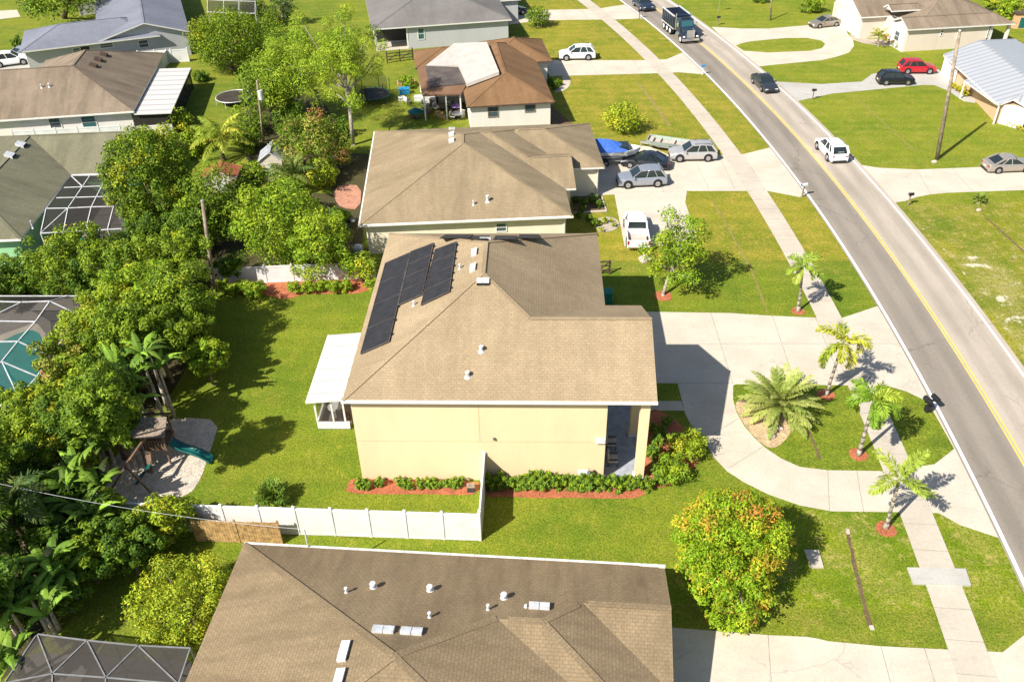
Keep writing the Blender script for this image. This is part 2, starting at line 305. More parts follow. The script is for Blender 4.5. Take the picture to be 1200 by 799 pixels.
# road, with its two differently worn lanes
r=strip(xc,-60,260,-3.75,-.05,.030); r2=strip(xc,-60,260,-.05,3.95,.030); b=len(r.v); r.v+=r2.v; r.f+=[tuple(i+b for i in f) for f in r2.f]; r.m+=[1]*len(r2.f)
tag(r.build('road',['asphalt_dark','asphalt_pale']),kind='structure')
mk=MB()
for a,bb,mi in ((-3.62,-3.42,0),(3.42,3.58,0),(-.17,-.07,1),(.07,.17,1)):
    s_=strip(xc,-60,260,a,bb,.034); b=len(mk.v); mk.v+=s_.v; mk.f+=[tuple(i+b for i in f) for f in s_.f]; mk.m+=[mi]*len(s_.f)
tag(mk.build('road_markings',['line_white','line_yellow']),kind='structure')
def slab(name,px,mat='concrete',z=.020,joints=(),world=None,sm=0,wj=.035):
    pts=world if world is not None else pxs(px)
    if sm: pts=smoothpoly(pts,sm)
    mb=tri_sheet(pts,z)
    n=len(pts); b=len(mb.v); mb.v+=[(p[0],p[1],z) for p in pts]+[(p[0],p[1],-.05) for p in pts]; mb.f+=[(b+i,b+(i+1)%n,b+(i+1)%n+n,b+i+n) for i in range(n)]; mb.m+=[0]*n
    for (x0,y0,x1,y1) in joints:
        a=Vector((*W(x0,y0)[:2],0)); c=Vector((*W(x1,y1)[:2],0)); d=(c-a).normalized(); q=Vector((-d.y,d.x,0))*wj/2; k=z+.003
        mb.add([(p.x,p.y,k) for p in (a-q,c-q,c+q,a+q)],[(0,1,2,3)],1)
    return tag(mb.build(name,[mat,'joint']),kind='structure')
slab('driveway',[(690,366),(763,365.5),(855,367),(900,370),(956,372.5),(986,373),(1028,359),(1057,398),(1093,470),(1110,490),(1122,527),(1140,560),(1176,632),(1125,615),(1100,601),(1055,600),(975,599),(937,592),(900,579),(872,565),(852,552),(836,535),(825,515),(812,502),(803,485),(794,449),(771,449),(690,449)],
 joints=[(833,367,859,450),(905,370,932,450),(956,373,988,452),(770,403,1062,403),(794,449,859,449),(855,548,895,523),(972,600,970,551),(1012,600,1004,552),(1055,600,1034,552),(1092,600,1067,548),(825,515,866,490)])
slab('walkway',[(740,470),(798,470),(802,481),(740,481)],'concrete_side')
isl=smoothpoly(pxs([(859,450),(862,450)]),0)
slab('traffic_island',[(859,452),(862,450.5),(932,451),(1040,452.5),(1062,459),(1087,471),(1118,526),(1095,544),(1066,548),(1034,552),(970,551),(937,547),(915,537),(897,525),(883,512),(872,499),(863,483),(859,468)],'grass_main',z=.035)
sheet('worn_verge',smoothpoly(pxs([(1060,250),(1085,268),(1112,300),(1145,300),(1178,308),(1200,330),(1230,420),(1215,440),(1180,390),(1150,350),(1118,305),(1080,268)]),2),.012,'grass_worn')
sheet('soil',pxs([(238,262),(262,238),(300,222),(395,228),(405,300),(440,318),(438,328),(255,336),(240,330)]),.012,'litter_and_shade')
sheet('soil',smoothpoly(pxs([(112,292),(128,262),(160,255),(215,262),(232,280),(240,328),(150,300)]),1),.013,'litter_and_shade')
sheet('soil',smoothpoly(pxs([(290,120),(345,105),(390,125),(400,180),(350,215),(290,200),(285,150)]),1),.014,'litter_and_shade')
sheet('pebble_bed',smoothpoly(pxs([(860,474),(868,468),(900,470),(925,494),(927,507),(918,519),(905,527),(893,521),(880,508),(868,492)]),2),.044,'pebbles')
slab('driveway',[(740,735),(787,735),(900,744),(945,746),(958,748),(970,751),(1032,757),(1175,764),(1205,740),(1300,900),(740,900)],joints=[(900,744,908,860),(1032,757,1052,830),(1083,759,1105,830),(1111,761,1140,830),(1156,763,1180,830)])
slab('driveway',[(690,190),(697,178),(725,176),(748,171),(762,172),(782,181),(847,182),(871,181),(899,174),(905,172),(944,229),(937,231),(900,224),(876,224),(805,224),(803,237),(819,287),(732,289),(720,228),(703,229),(690,232)],joints=[(816,192,831,222),(843,183,861,222),(871,182,898,224),(720,226,806,224),(770,200,778,226)])
slab('driveway',[(636,71),(707,71),(760,71),(781,70),(800,62),(808,58),(833,87),(820,87),(795,85),(776,86),(666,89),(636,90)],joints=[(690,71,700,88),(742,71,752,87),(720,79,790,78)])
arc=[(666,87),(669,96),(667,102),(660,107),(650,109),(650,104),(657,102),(661,97),(658,90)]
slab('walkway',arc,'concrete_side',z=.018,sm=1)
slab('driveway',[(592,13),(646,12),(697,11),(732,6),(742,3),(768,24),(750,22),(730,23),(647,24),(620,26),(592,30)],joints=[(680,11,690,24)])
slab('driveway',[(834,32),(870,34),(900,34),(947,30),(975,27),(990,29),(993,40),(999,46),(1001,54),(995,62),(980,67),(962,71),(930,74),(900,77),(883,79),(860,57)])
slab('traffic_island',[(862,54),(870,51),(880,49),(900,47),(922,45),(945,45),(962,48),(967,52),(963,57),(950,60),(900,62),(872,60)],'grass_east',z=.03)
slab('driveway',[(901,92),(910,96),(962,99),(1010,96),(1022,87),(1050,83),(1100,82),(1112,92),(1130,108),(1142,115),(1143,121),(1129,119),(1112,107),(1095,100),(1080,100),(975,110),(934,119),(922,112)],'concrete_grey')
slab('driveway',[(1004,193),(1030,197),(1075,199),(1152,196),(1260,192),(1290,222),(1200,223),(1112,226),(1090,228),(1075,231),(1060,236),(1045,238),(1020,215)],joints=[(1075,200,1092,229),(1115,197,1140,225)])
slab('driveway',[(-40,73),(34,74),(38,84),(-40,86)],'concrete_grey'); slab('path',[(-40,15),(20,12),(24,20),(-40,28)]); slab('path',[(-40,87),(16,84),(17,88),(-40,92)])
# sidewalk with joints
sw=strip(xs,-40,150,-.93,.93,.041)
for y in np.arange(-39,140,1.9):
    d=(xs(y+.1)-xs(y-.1))/.2; L=math.hypot(1,d); n=Vector((1/L,-d/L,0)); t=Vector((d/L,1/L,0))*.015; c=Vector((xs(y),y,.045))
    sw.add([c-n*.92-t,c+n*.92-t,c+n*.92+t,c-n*.92+t],[(0,1,2,3)],1)
tag(sw.build('sidewalk',['concrete_side','joint']),kind='structure')
struct('sidewalk_slab',MB().prism(pxs([(1062.5,666),(1131,667.5),(1137.5,687),(1070,685)]),-.05,.12),'concrete_grey')
tag(MB().prism(pxs([(942,645),(959,645),(965,666),(950,666)]),-.05,.10).build('utility_cover','concrete_side'),'flat concrete utility cover in the grass beside the red and green mango tree','utility cover')
mulchm('dry_soil',(.32,.25,.08))
def line_strip(name,px,w,mat,z=.012):
    pts=[Vector((*W(*p)[:2],0)) for p in px]; mb=MB(); rr=random.Random(3); vs=[]
    pp=[]
    for a,b in zip(pts,pts[1:]):
        n=max(2,int((b-a).length/.4)); pp+=[a.lerp(b,i/n) for i in range(n)]
    pp.append(pts[-1]); d=(pts[-1]-pts[0]).normalized(); q=Vector((-d.y,d.x,0))
    for p in pp: vs+=[p-q*w*rr.uniform(.3,.65)+Vector((0,0,z)),p+q*w*rr.uniform(.3,.65)+Vector((0,0,z))]
    mb.add(vs,[(2*i,2*i+1,2*i+3,2*i+2) for i in range(len(pp)-1)]); return struct(name,mb,mat)
line_strip('bare_soil_strip',[(993,624),(1006,680),(1020,735)],.22,'soil'); line_strip('bare_soil_strip',[(947,503),(961,538)],.18,'soil',.046)
line_strip('bare_soil_strip',[(835,235),(862,283),(880,315),(900,368)],.15,'dry_soil'); line_strip('bare_soil_strip',[(748,97),(765,120),(785,148)],.35,'dry_soil'); line_strip('bare_soil_strip',[(1006,117),(1040,148),(1072,177)],.13,'dry_soil'); line_strip('bare_soil_strip',[(1155,255),(1178,275),(1205,300)],.2,'soil')
struct('culvert_end',MB().prism(pxs([(991,620),(995,620),(996,626),(992,626)]),0,.06),'concrete_side'); struct('culvert_end',MB().prism(pxs([(1018,733),(1023,733),(1025,738),(1020,738)]),0,.06),'concrete_side')
def disc(name,px,py,rad,mat,z=.014,n=28,jit=.08):
    c=W(px,py); rr=random.Random(int(px)); pts=[(c[0]+rad*(1+rr.uniform(-jit,jit))*math.cos(2*math.pi*k/n),c[1]+rad*(1+rr.uniform(-jit,jit))*math.sin(2*math.pi*k/n)) for k in range(n)]
    return struct(name,MB().prism(pts,0,z+.03),mat)
for x,y,r_,z in ((968,463,.56,.03),(1006,533,.56,.03),(1038,620,.58,.01),(935,365,.5,.01),(777,347,.72,.01)): disc('mulch_ring',x,y,r_,'mulch',z)
slab('mulch_bed',None,'mulch',z=.03,world=[(-.5,-.85),(2,-.92),(4,-.85),(6.2,-.92),(7.4,-.85),(7.4,.4),(-.2,.4),(-.5,0)],sm=1)
slab('mulch_bed',None,'mulch',z=.03,world=[(7.7,-1.08),(9,-1.0),(11,-1.12),(13,-1.05),(15,-1.12),(17.2,-1.05),(17.6,.3),(7.7,.3)],sm=1)
slab('mulch_bed',[(762,478),(778,483),(798,497),(812,515),(822,535),(805,560),(780,571),(755,572),(750,540)],'mulch',z=.034,sm=1)
slab('mulch_bed',[(262,346),(278,343),(300,344),(318,347),(332,351),(345,349),(356,344),(380,345),(400,343),(418,345),(440,337),(440,322),(255,330)],'mulch',z=.03,sm=1)
sheet('sandpit',smoothpoly(pxs([(150,512),(170,498),(212,489),(258,492),(246,530),(235,562),(222,580),(180,592),(108,588),(130,545)]),1),.014,'sand')

sheet('soil',pxs([(385,180),(432,180),(424,300),(395,300)]),.011,'litter_and_shade'); slab('patio_floor',[(393,222),(400,217),(424,218),(422,246),(400,244),(392,234)],'paver_red',z=.06,sm=1)  # the dark litter-coloured sheet stands in for shade and clutter along the house
sheet('garden_bed',pxs([(670,228),(705,228),(712,249),(672,250)]),.016,'soil'); sheet('garden_bed',smoothpoly(pxs([(697,255),(722,254),(728,268),(700,275)]),2),.016,'rubble')
slab('garden_edging',[(703,228),(710,247),(672,249.5),(672,250.5),(711.5,248.5),(705,228)],'concrete_side',z=.1)
sheet('garden_bed',pxs([(645,122),(665,140),(673,146),(640,150)]),.016,'soil')
sheet('garden_bed',smoothpoly(pxs([(995,38),(1010,46),(1045,46),(1062,52),(1050,56),(1000,50)]),1),.016,'rubble')
# ================================================================== HOUSES
class H:
    def __init__(s,name,label,o,ax,z,rz=None,cat='house',group=None):
        O=W(*o,z);A=W(*ax,z); s.th=math.atan2(A[1]-O[1],A[0]-O[0]) if rz is None else rz; s.O=np.array([O[0],O[1],0.]); s.z=z
        s.e=thing(name,label,cat,(O[0],O[1],0),s.th,group); s.c,s.s=math.cos(s.th),math.sin(s.th)
    def loc(s,Pw): d=np.array(Pw)-s.O; return Vector((d[0]*s.c+d[1]*s.s,-d[0]*s.s+d[1]*s.c,d[2]))
    def pt(s,px,py,z): return s.loc(W(px,py,z))
    def ray(s,px,py):
        o=s.loc(CC); d=ray(px,py); return o,Vector((d[0]*s.c+d[1]*s.s,-d[0]*s.s+d[1]*s.c,d[2]))
    def front(s,px,py,v): o,d=s.ray(px,py); return o+d*((v-o.y)/d.y)
    def side(s,px,py,u): o,d=s.ray(px,py); return o+d*((u-o.x)/d.x)
    def on(s,px,py,poly,up=0.):
        a,b,c=[Vector(p) for p in poly[:3]]; n=(b-a).cross(c-a).normalized()
        if n.z<0: n=-n
        o,d=s.ray(px,py); return o+d*((a+n*up-o).dot(n)/d.dot(n)),n
class H0c(H):
    def __init__(s): s.th=0.;s.c=1.;s.s=0.;s.O=np.zeros(3);s.z=6.5; s.e=thing('two_storey_house','cream stucco two storey house with tan shingle roof and black solar panels','house')
def hip(u0,u1,v0,v1,z,s,ends='hh',axis='u',kl=1.,kr=1.):
    if axis=='v':
        ps=hip(v0,v1,-u1,-u0,z,s,ends,'u',kl,kr); return [[(-y,x,zz) for x,y,zz in p] for p in ps]
    d=(v1-v0)/2; zr=z+s*d; vm=(v0+v1)/2; a=u0+(d*kl if ends[0]=='h' else 0); b=u1-(d*kr if ends[1]=='h' else 0)
    A,B,C,D=(u0,v0,z),(u1,v0,z),(u1,v1,z),(u0,v1,z); R0,R1=(a,vm,zr),(b,vm,zr)
    if abs(a-b)<.02: R1=R0; ps=[[A,B,R0],[C,D,R0]]
    else: ps=[[A,B,R1,R0],[C,D,R0,R1]]
    if ends[0]=='h': ps.append([D,A,R0])
    if ends[1]=='h': ps.append([B,C,R1])
    return ps
def zat(poly,x,y):
    k=len(poly)
    for i in range(k):
        a=poly[i];b=poly[(i+1)%k]
        if (b[0]-a[0])*(y-a[1])-(b[1]-a[1])*(x-a[0])<-1e-4: return None
    a,b,c=[Vector(p) for p in poly[:3]]; n=(b-a).cross(c-a)
    return None if abs(n.z)<1e-9 else a.z-(n.x*(x-a.x)+n.y*(y-a.y))/n.z
def roof(hs,groups,mat,name='roof',trim='trim_white',th=.17,cap=True,capw=.26):
    mb=MB(); K=lambda p:(round(p[0],3),round(p[1],3),round(p[2],3))
    for polys in groups:
        edges={}
        for i,p in enumerate(polys):
            mb.add(p,[tuple(range(len(p)))],0); mb.add([(x,y,z-th) for x,y,z in p],[tuple(range(len(p)))[::-1]],1)
            for k in range(len(p)): 
                a,b=K(p[k]),K(p[(k+1)%len(p)])
                if a!=b: edges.setdefault(frozenset((a,b)),[]).append((i,a,b))
        for e,l in edges.items():
            i,a,b=l[0]
            if len(l)==1: mb.add([a,b,(b[0],b[1],b[2]-th),(a[0],a[1],a[2]-th)],[(0,3,2,1)],1)
            elif cap:
                j=l[1][0]; p=[Vector(x) for x in polys[i]]; n=Vector((0,0,0))
                for k in range(1,len(p)-1): n+=(p[k]-p[0]).cross(p[k+1]-p[0])
                n.normalize(); n=-n if n.z<0 else n
                c=sum((Vector(x) for x in polys[j]),Vector())/len(polys[j])
                if (c-p[0]).dot(n)<-.05:
                    A,B=Vector(a),Vector(b); N=24; run=None
                    for q_ in range(N+1):
                        ok=False
                        if q_<N:
                            m_=A.lerp(B,(q_+.5)/N); ok=True
                            for g2 in groups:
                                if g2 is polys: continue
                                for p2_ in g2:
                                    z_=zat(p2_,m_.x,m_.y)
                                    if z_ is not None and z_>m_.z-.10: ok=False
                        if ok and run is None: run=q_
                        if not ok and run is not None: mb.bar(A.lerp(B,run/N),A.lerp(B,q_/N),capw,.03,2); run=None
    return mb.build(name,[mat,trim,mat],hs.e,uv=True)
def wallbox(hs,u0,u1,v0,v1,z,mat,z0=0.,name='wall'): return MB().box(u0,u1,v0,v1,z0,z).build(name,mat,hs.e)
def gable(hs,u,v0,v1,z,zr,mat,t=.12): 
    vm=(v0+v1)/2; return MB().add([(u-t,v0,z),(u-t,v1,z),(u-t,vm,zr),(u,v0,z),(u,v1,z),(u,vm,zr)],[(0,2,1),(3,4,5),(0,3,5,2),(1,2,5,4),(0,1,4,3)]).build('gable_wall',mat,hs.e)
def window(hs,a0,a1,z0,z1,c,face='f',glass='house_glass',name='window',fr='trim_white',w=.09):
    if a0>a1: a0,a1=a1,a0
    if z0>z1: z0,z1=z1,z0
    mb=MB(); g=MB()
    def bx(m,x0,x1,q0,q1,d0,d1):
        if face=='f': m.box(x0,x1,c-d1,c-d0,q0,q1)
        elif face=='r': m.box(c+d0,c+d1,x0,x1,q0,q1)
        else: m.box(c-d1,c-d0,x0,x1,q0,q1)
    bx(mb,a0,a1,z0,z0+w,-.05,.06); bx(mb,a0,a1,z1-w,z1,-.05,.06); bx(mb,a0,a0+w,z0+w,z1-w,-.05,.06); bx(mb,a1-w,a1,z0+w,z1-w,-.05,.06)
    if name=='window': zm=(z0+z1)/2; bx(mb,a0+w,a1-w,zm-.025,zm+.025,-.05,.045)
    bx(g,a0+w,a1-w,z0+w,z1-w,-.05,.015)
    o=mb.build(name,fr,hs.e); g.build('pane',glass,o); return o
def winpx(hs,x0,y0,x1,y1,v,**k):
    a=hs.front(x0,y1,v); b=hs.front(x1,y0,v); return window(hs,a.x,b.x,a.z,b.z,v,**k)
def ridge_vent(hs,ro,px,py,poly,n=2,w=.55,d=.5,h=.22,mat='galv_light'):
    p,nn=hs.on(px,py,poly); mb=MB(); ux=Vector((-nn.y,nn.x,0)).normalized(); dn=Vector((nn.x,nn.y,0)).normalized()
    for k in range(n):
        c=p+ux*((k-(n-1)/2)*(w*1.06)); q=[]
        lo=nn.normalized()
        vs=[c+ux*a*w/2+dn*b*d/2+Vector((0,0,1))*(zz) for a,b,zz in ((-1,-1,0),(1,-1,0),(1,1,0),(-1,1,0))]
        vs=[v+Vector((0,0,-(v-p).dot(nn)/nn.z)) for v in vs]
        top=[vs[0]+Vector((0,0,h)),vs[1]+Vector((0,0,h)),vs[2]+Vector((0,0,h*1.1)),vs[3]+Vector((0,0,h*1.1))]
        mb.add(vs+top,[(4,5,6,7),(0,1,5,4),(1,2,6,5),(3,0,4,7)],0); mb.add([vs[2],vs[3],top[3],top[2]],[(0,1,2,3)],1)
    return mb.build('roof_vent',[mat,'vent_dark'],ro)
def vent_pipe(hs,ro,px,py,poly,h=.35,r=.07,mat='galv_light'):
    p,n=hs.on(px,py,poly); mb=MB(); mb.tube(p-Vector((0,0,.1)),p+Vector((0,0,h)),r); mb.tube(p+Vector((0,0,h)),p+Vector((0,0,h+.05)),r*1.5,r*1.3); mb.tube(p-Vector((0,0,.06)),p+Vector((0,0,.05)),r*2.2,r*1.3)
    return mb.build('vent_pipe',mat,ro)
# ---- main two storey house
h=H0c(); Wd,Wm,L_,wv,t_,o_=17.529,15.225,18.957,4.775,.476,.34; He=6.5
A,B,C,D,E,F,G=(0,0,He),(Wd,0,He),(Wd,wv,He+wv*t_),(Wd,2*wv,He),(Wm,2*wv,He),(Wm,L_,He),(0,L_,He)
Pk=(Wm/2,Wm/2,He+Wm/2*t_); Rk=(Wm/2,L_-Wm/2,He+Wm/2*t_); V=(Wm-wv,wv,He+wv*t_)
pf=[A,B,C,V,Pk]; pw=[C,D,E,V]; pr=[E,F,Rk,Pk,V]; pb=[F,G,Rk]; pl=[G,A,Pk,Rk]
ro=roof(h,[[pf,pw,pr,pb,pl]],'shingle_tan',th=.2)
wp=14.84
wl=MB(); wl.prism([(o_,o_),(wp,o_),(wp,9.3),(Wm-.34,9.3),(Wm-.34,L_-.34),(o_,L_-.34)],0,6.33)
wl.box(o_-.003,wp+.003,o_-.006,o_+.05,3.12,3.15,1)
for u in (7.55,): wl.box(u,u+.03,o_-.006,o_+.05,3.15,6.3,1)
wl.box(o_-.006,o_+.05,o_-.003,L_-.4,3.12,3.15,1)
wl.build('wall',['wall_cream','wall_joint'],h.e)
# porch columns, beam, floor
fl=MB().prism([(wp,.34),(17.2,.34),(17.2,9.3),(wp,9.3)],0,.09).build('porch_floor','porch_floor',h.e)
for v in (.36,4.2,8.75):
    cb=MB().box(16.72,17.24,v,v+.52,.09,6.0); cb.build('column','wall_cream',h.e)
    MB().box(16.66,17.30,v-.06,v+.58,.09,.30).build('column_base','trim_white',h.e)
MB().box(16.74,17.22,.38,9.25,5.75,6.33).build('beam','wall_cream',h.e)
MB().box(wp,16.74,.38,.5,5.95,6.33).build('beam','wall_cream',h.e)
gable(h,17.18,.5,9.05,6.33,He+wv*t_-.28,'wall_cream')
window(h,1.6,2.9,.3,2.4,wp,'r','house_glass'); window(h,4.2,5.2,.1,2.2,wp,'r','dark_opening',name='door'); window(h,6.3,8.0,1.,2.4,wp,'r'); window(h,10.6,15.6,.05,2.2,Wm-.34,'r','trim_white',name='garage_door')
window(h,1.9,3.4,3.9,5.2,wp,'r'); window(h,6.3,7.8,3.9,5.2,wp,'r')
for y in (3.,9.5,14.): window(h,y,y+1.4,3.9,5.2,o_,'l')
# gutter + solar
MB().box(-.08,Wd+.02,-.11,.0,He-.16,He-.02).build('gutter','trim_white',h.e)
def panel(pxl,poly,up=.09,th=.05):
    q=[h.on(x,y,poly,up)[0] for x,y in pxl]; n=h.on(*pxl[0],poly)[1]; mb=MB()
    mb.add(q+[p-n*th for p in q],[(3,2,1,0),(4,5,6,7),(0,1,5,4),(1,2,6,5),(2,3,7,6),(3,0,4,7)]); o=mb.build('solar_panel','solar',ro)
    sm=MB()
    for a,b in ((0,1),(1,2),(2,3),(3,0)):
        sm.tube(q[a]+n*.01,q[b]+n*.01,.03,n=6)
    # cross straps
    for k in (1,2,3): sm.tube(q[0].lerp(q[3],k/4)+n*.008,q[1].lerp(q[2],k/4)+n*.008,.012,n=5)
    sm.build('panel_frame','felt_dark',o)
    for k in range(7):
        p=q[1].lerp(q[2],(k+.5)/7); MB().box(p.x-.02,p.x+.14,p.y-.07,p.y+.07,p.z-.08,p.z+.05).build('clamp','black_plastic',o)
    return o
panel([(451.7,308.3),(480.8,295.8),(456,400),(422.5,414.5)],pl); panel([(481.6,294.9),(508.3,284.7),(495,345),(466.7,357.5)],pl); panel([(510,292.5),(535,283.3),(526.7,341.7),(493.3,357.5)],pl)
for a,b in ((4.4,6.4),(6.5,7.6),(8.0,9.5),(9.6,11.0)):
    dz=lambda v:He+t_*(L_-v)+.12
    v0=12.3 if 6<a<9 else 13.4
    mb=MB(); vs=[(a,v0,dz(v0)),(b,v0,dz(v0)),(b,v0+3.2,dz(v0+3.2)),(a,v0+3.2,dz(v0+3.2))]; mb.add(vs+[(x,y,z-.05) for x,y,z in vs],[(0,1,2,3),(7,6,5,4),(0,4,5,1),(1,5,6,2),(2,6,7,3),(3,7,4,0)]); mb.build('solar_panel','solar',ro)
for x,y,pl_ in ((555.5,297,pl),(554,315,pl),(566,331.5,pf),(569,281,pb)): ridge_vent(h,ro,x,y,pl_,2,.36,.36,.18,'galv_light')
for x,y,pl_ in ((564,411,pf),(548,441,pf)): vent_pipe(h,ro,x,y,pl_,.3,.1)
for x,y in ((485,358),(539,315)): vent_pipe(h,ro,x,y,pl,.3,.06)
# west screened patio
pe=H('screened_patio','white metal roofed screen patio on the west side of the cream house',(360.5,469.5),(402,470),2.6,rz=0.,cat='patio')
q=[pe.pt(360.5,469.8,2.55),pe.pt(403,470,2.75)]; pw_=q[1].x; ln=pe.pt(384,392.5,2.55).y
rp=[(-.05,-.05,2.55),(pw_+.05,-.05,2.78),(pw_+.05,ln,2.78),(-.05,ln,2.55)]
roof(pe,[[rp]],'roof_white_metal',th=.14,cap=False)
MB().box(.25,pw_,.25,ln-.2,0,.08).build('floor','deck',pe.e)
MB().box(.25,pw_,.22,.34,.08,.62).build('kick_panel','vinyl_white',pe.e)
MB().box(.22,.34,.34,ln-.2,.08,.62).build('kick_panel','vinyl_white',pe.e)
fm=MB()
for u in (.28,1.35,pw_-.25): fm.box(u-.05,u+.05,.23,.33,.62,2.45)
for v in np.arange(2.,ln,2.): fm.box(.23,.33,v-.05,v+.05,.62,2.45)
fm.box(.22,pw_,.22,.34,2.38,2.48); fm.box(.22,.34,.34,ln-.2,2.38,2.48)
fm.build('screen_frame','vinyl_white',pe.e)
MB().add([(.4,.28,.62),(pw_-.2,.28,.62),(pw_-.2,.28,2.38),(.4,.28,2.38)],[(0,1,2,3)]).build('screen','screen_mesh',pe.e)
MB().box(-.14,-.04,-.05,ln,2.38,2.56).build('gutter','trim_white',pe.e)
c=pe.e.location
def patio_chair(name,label,x,y,rz,mat='cushion',group=None,fr='wood_dark'):
    t=thing(name,label,'chair',(x,y,.09),rz,group)
    MB().box(-.32,.32,-.3,.3,.34,.46).build('seat',mat,t,bev=.03); MB().box(-.32,.32,.24,.36,.44,.95).build('backrest',mat,t,bev=.03)
    for a in (-.3,.3):
        for b_ in (-.27,.3): MB().box(a-.03,a+.03,b_-.03,b_+.03,0,.36).build('leg',fr,t)
        MB().box(a-.05,a+.05,-.28,.3,.56,.61).build('armrest',fr,t)
    return t
patio_chair('patio_chair','cushioned patio chair nearer the far column against the porch wall',15.5,3.2,1.57)
patio_chair('patio_chair','cushioned patio chair nearer the hedge against the porch wall',15.5,1.75,1.57)
patio_chair('patio_chair','dark patio chair inside the white screened patio',c.x+1.8,c.y+1.1,2.6,'wood_dark')
t=thing('patio_table','low round table inside the white screened patio','table',(c.x+1.1,c.y+1.9,.08)); MB().tube((0,0,.42),(0,0,.47),.5,n=20).build('tabletop','galv_light',t); MB().tube((0,0,0),(0,0,.42),.06).build('pedestal','galv_light',t)
t=thing('cooler_box','bright blue cooler box inside the white screened patio','cooler',(c.x+1.7,c.y+3.3,.08)); MB().box(-.5,.5,-.3,.3,0,.5).build('body','blue_plastic',t,bev=.05); MB().box(-.52,.52,-.32,.32,.5,.62).build('lid','blue_cover',t,bev=.03)
# ---- house behind (tan-brown, stepped hips)
h=H('tan_roofed_house','long single storey ivory house with stepped brown tan roof behind the solar panelled house',(421.3,263.3),(670.5,252.7),3.1); s=.34
b1=hip(0,17.7,0,19.7,3.1,s,axis='v'); b2=hip(3.4,18.65,5.05,19.64,3.1,s); wa=hip(10,18.65,5.0,13.0,3.1,s-.012,'hg'); b3=hip(9,21.8,9.1,19.58,3.1,s)
ro=roof(h,[b1,b2,wa,b3],'shingle_brown_tan')
wb=MB(); wb.box(.45,17.25,.45,19.2,0,2.96); wb.box(.5,18.2,5.5,19.15,0,2.955); wb.box(.5,21.35,9.55,19.1,0,2.95); wb.build('wall','wall_ivory',h.e)
gable(h,18.3,5.6,12.4,2.95,4.2,'wall_ivory')
MB().box(-.1,17.8,-.12,0,2.92,3.07).build('gutter','trim_white',h.e); MB().box(-.12,0,-.1,19.8,2.92,3.07).build('gutter','trim_white',h.e)
for u,v in ((.5,.35),(17.1,.35),(21.2,9.45)): MB().box(u-.05,u+.05,v-.03,v+.07,0,2.9).build('downspout','trim_white',h.e)
winpx(h,581,260.5,594,272,.45); window(h,10.5,18.3,.05,2.2,21.35,'r','trim_white',name='garage_door'); window(h,1.2,2.2,.1,2.1,17.25,'r','dark_opening',name='door'); window(h,6.3,8.2,.8,2.2,18.2,'r')
fr=b1[3] if len(b1)>3 else b1[0]
def face_at(hs,px,py,polys):
    best=None
    for p in polys:
        q,n=hs.on(px,py,p); 
        # inside test in plan
        ins=True; s0=0; k=len(p)
        for i in range(k):
            a=p[i];b=p[(i+1)%k]; cr=(b[0]-a[0])*(q.y-a[1])-(b[1]-a[1])*(q.x-a[0])
            if abs(cr)<1e-6: continue
            sg=1 if cr>0 else -1
            if s0==0: s0=sg
            elif sg!=s0: ins=False
        if ins and (best is None or q.z>best[0]): best=(q.z,p)
    return best[1] if best else polys[0]
allp=b1+b2+wa+b3
for x,y in ((529.5,152),(529,158.5),(529,166)): ridge_vent(h,ro,x,y,face_at(h,x,y,b1),1,.6,.5)
vent_pipe(h,ro,555,240,face_at(h,555,240,b1)); vent_pipe(h,ro,571.5,236,face_at(h,571.5,236,b1),.5,.11)
# ---- rust brown house with membrane
h=H('brown_roofed_house','single storey white house with rust brown hip roof patched with pale membrane',(547,125.5),(649.5,119.5),3.1); s=.4
b1=hip(0,9.5,0,20.1,3.1,s,axis='v'); b2=hip(3,11.3,13.2,21.8,3.1,s); b3=hip(-5.1,6,13.2,19.9,3.1,s*.95)
ro=roof(h,[b1,b2,b3],'shingle_brown',trim='wood_dark')
wb=MB(); wb.box(.4,9.1,.4,19.7,0,2.95); wb.box(.4,10.8,13.7,21.4,0,2.94); wb.box(-4.7,.4,13.6,19.5,0,2.94); wb.build('wall','wall_white',h.e)
mq=[(532,52,4.55),(570.5,50.3,5.13),(584.8,85,5.13),(547,99,3.75),(537,77.5,3.75),(499,78,3.45)]
mp=[tuple(h.pt(*a)) for a in mq]
mb=MB(); mb.add(mp,[(0,1,2,3,4),(0,4,5)]); mb.v=[(x,y,z+.1) for x,y,z in mp]+[(x,y,z-.3) for x,y,z in mp]; mb.f+= [(i,(i+1)%6,(i+1)%6+6,i+6) for i in range(6)]; mb.m+=[0]*6
mb.build('roof_membrane','membrane',ro)
dp=[tuple(h.pt(*a)) for a in ((498.5,78.5,3.4),(537,77.5,3.5),(546.5,99,3.5),(503.5,103,3.3))]
mb=MB(); mb.add([(x,y,z+.12) for x,y,z in dp]+[(x,y,z-.3) for x,y,z in dp],[(0,1,2,3)]+[(i,(i+1)%4,(i+1)%4+4,i+4) for i in range(4)]); mb.build('flat_roof','felt_dark',ro)
sk=[tuple(h.pt(*a)) for a in ((488,79,3.),(499,78,3.38),(504,103.5,3.28),(546.5,99.5,3.45),(541,110,3.),(495,112,2.9))]
mb=MB(); mb.add([(x,y,z+.03) for x,y,z in sk]+[(x,y,z-.15) for x,y,z in sk],[(0,1,2,5),(2,3,4,5)]+[(i,(i+1)%6,(i+1)%6+6,i+6) for i in range(6)]); mb.build('lean_to_roof','shingle_rust',ro,uv=True)
for u,v in ((-4.4,4.6),(-2.,4.6),(-.4,4.6)): MB().box(u-.07,u+.07,v,v+.14,0,2.8).build('post','trim_white',h.e)
MB().box(-4.5,.4,9.5,13.6,0,3.0).build('wall','wall_white',h.e)
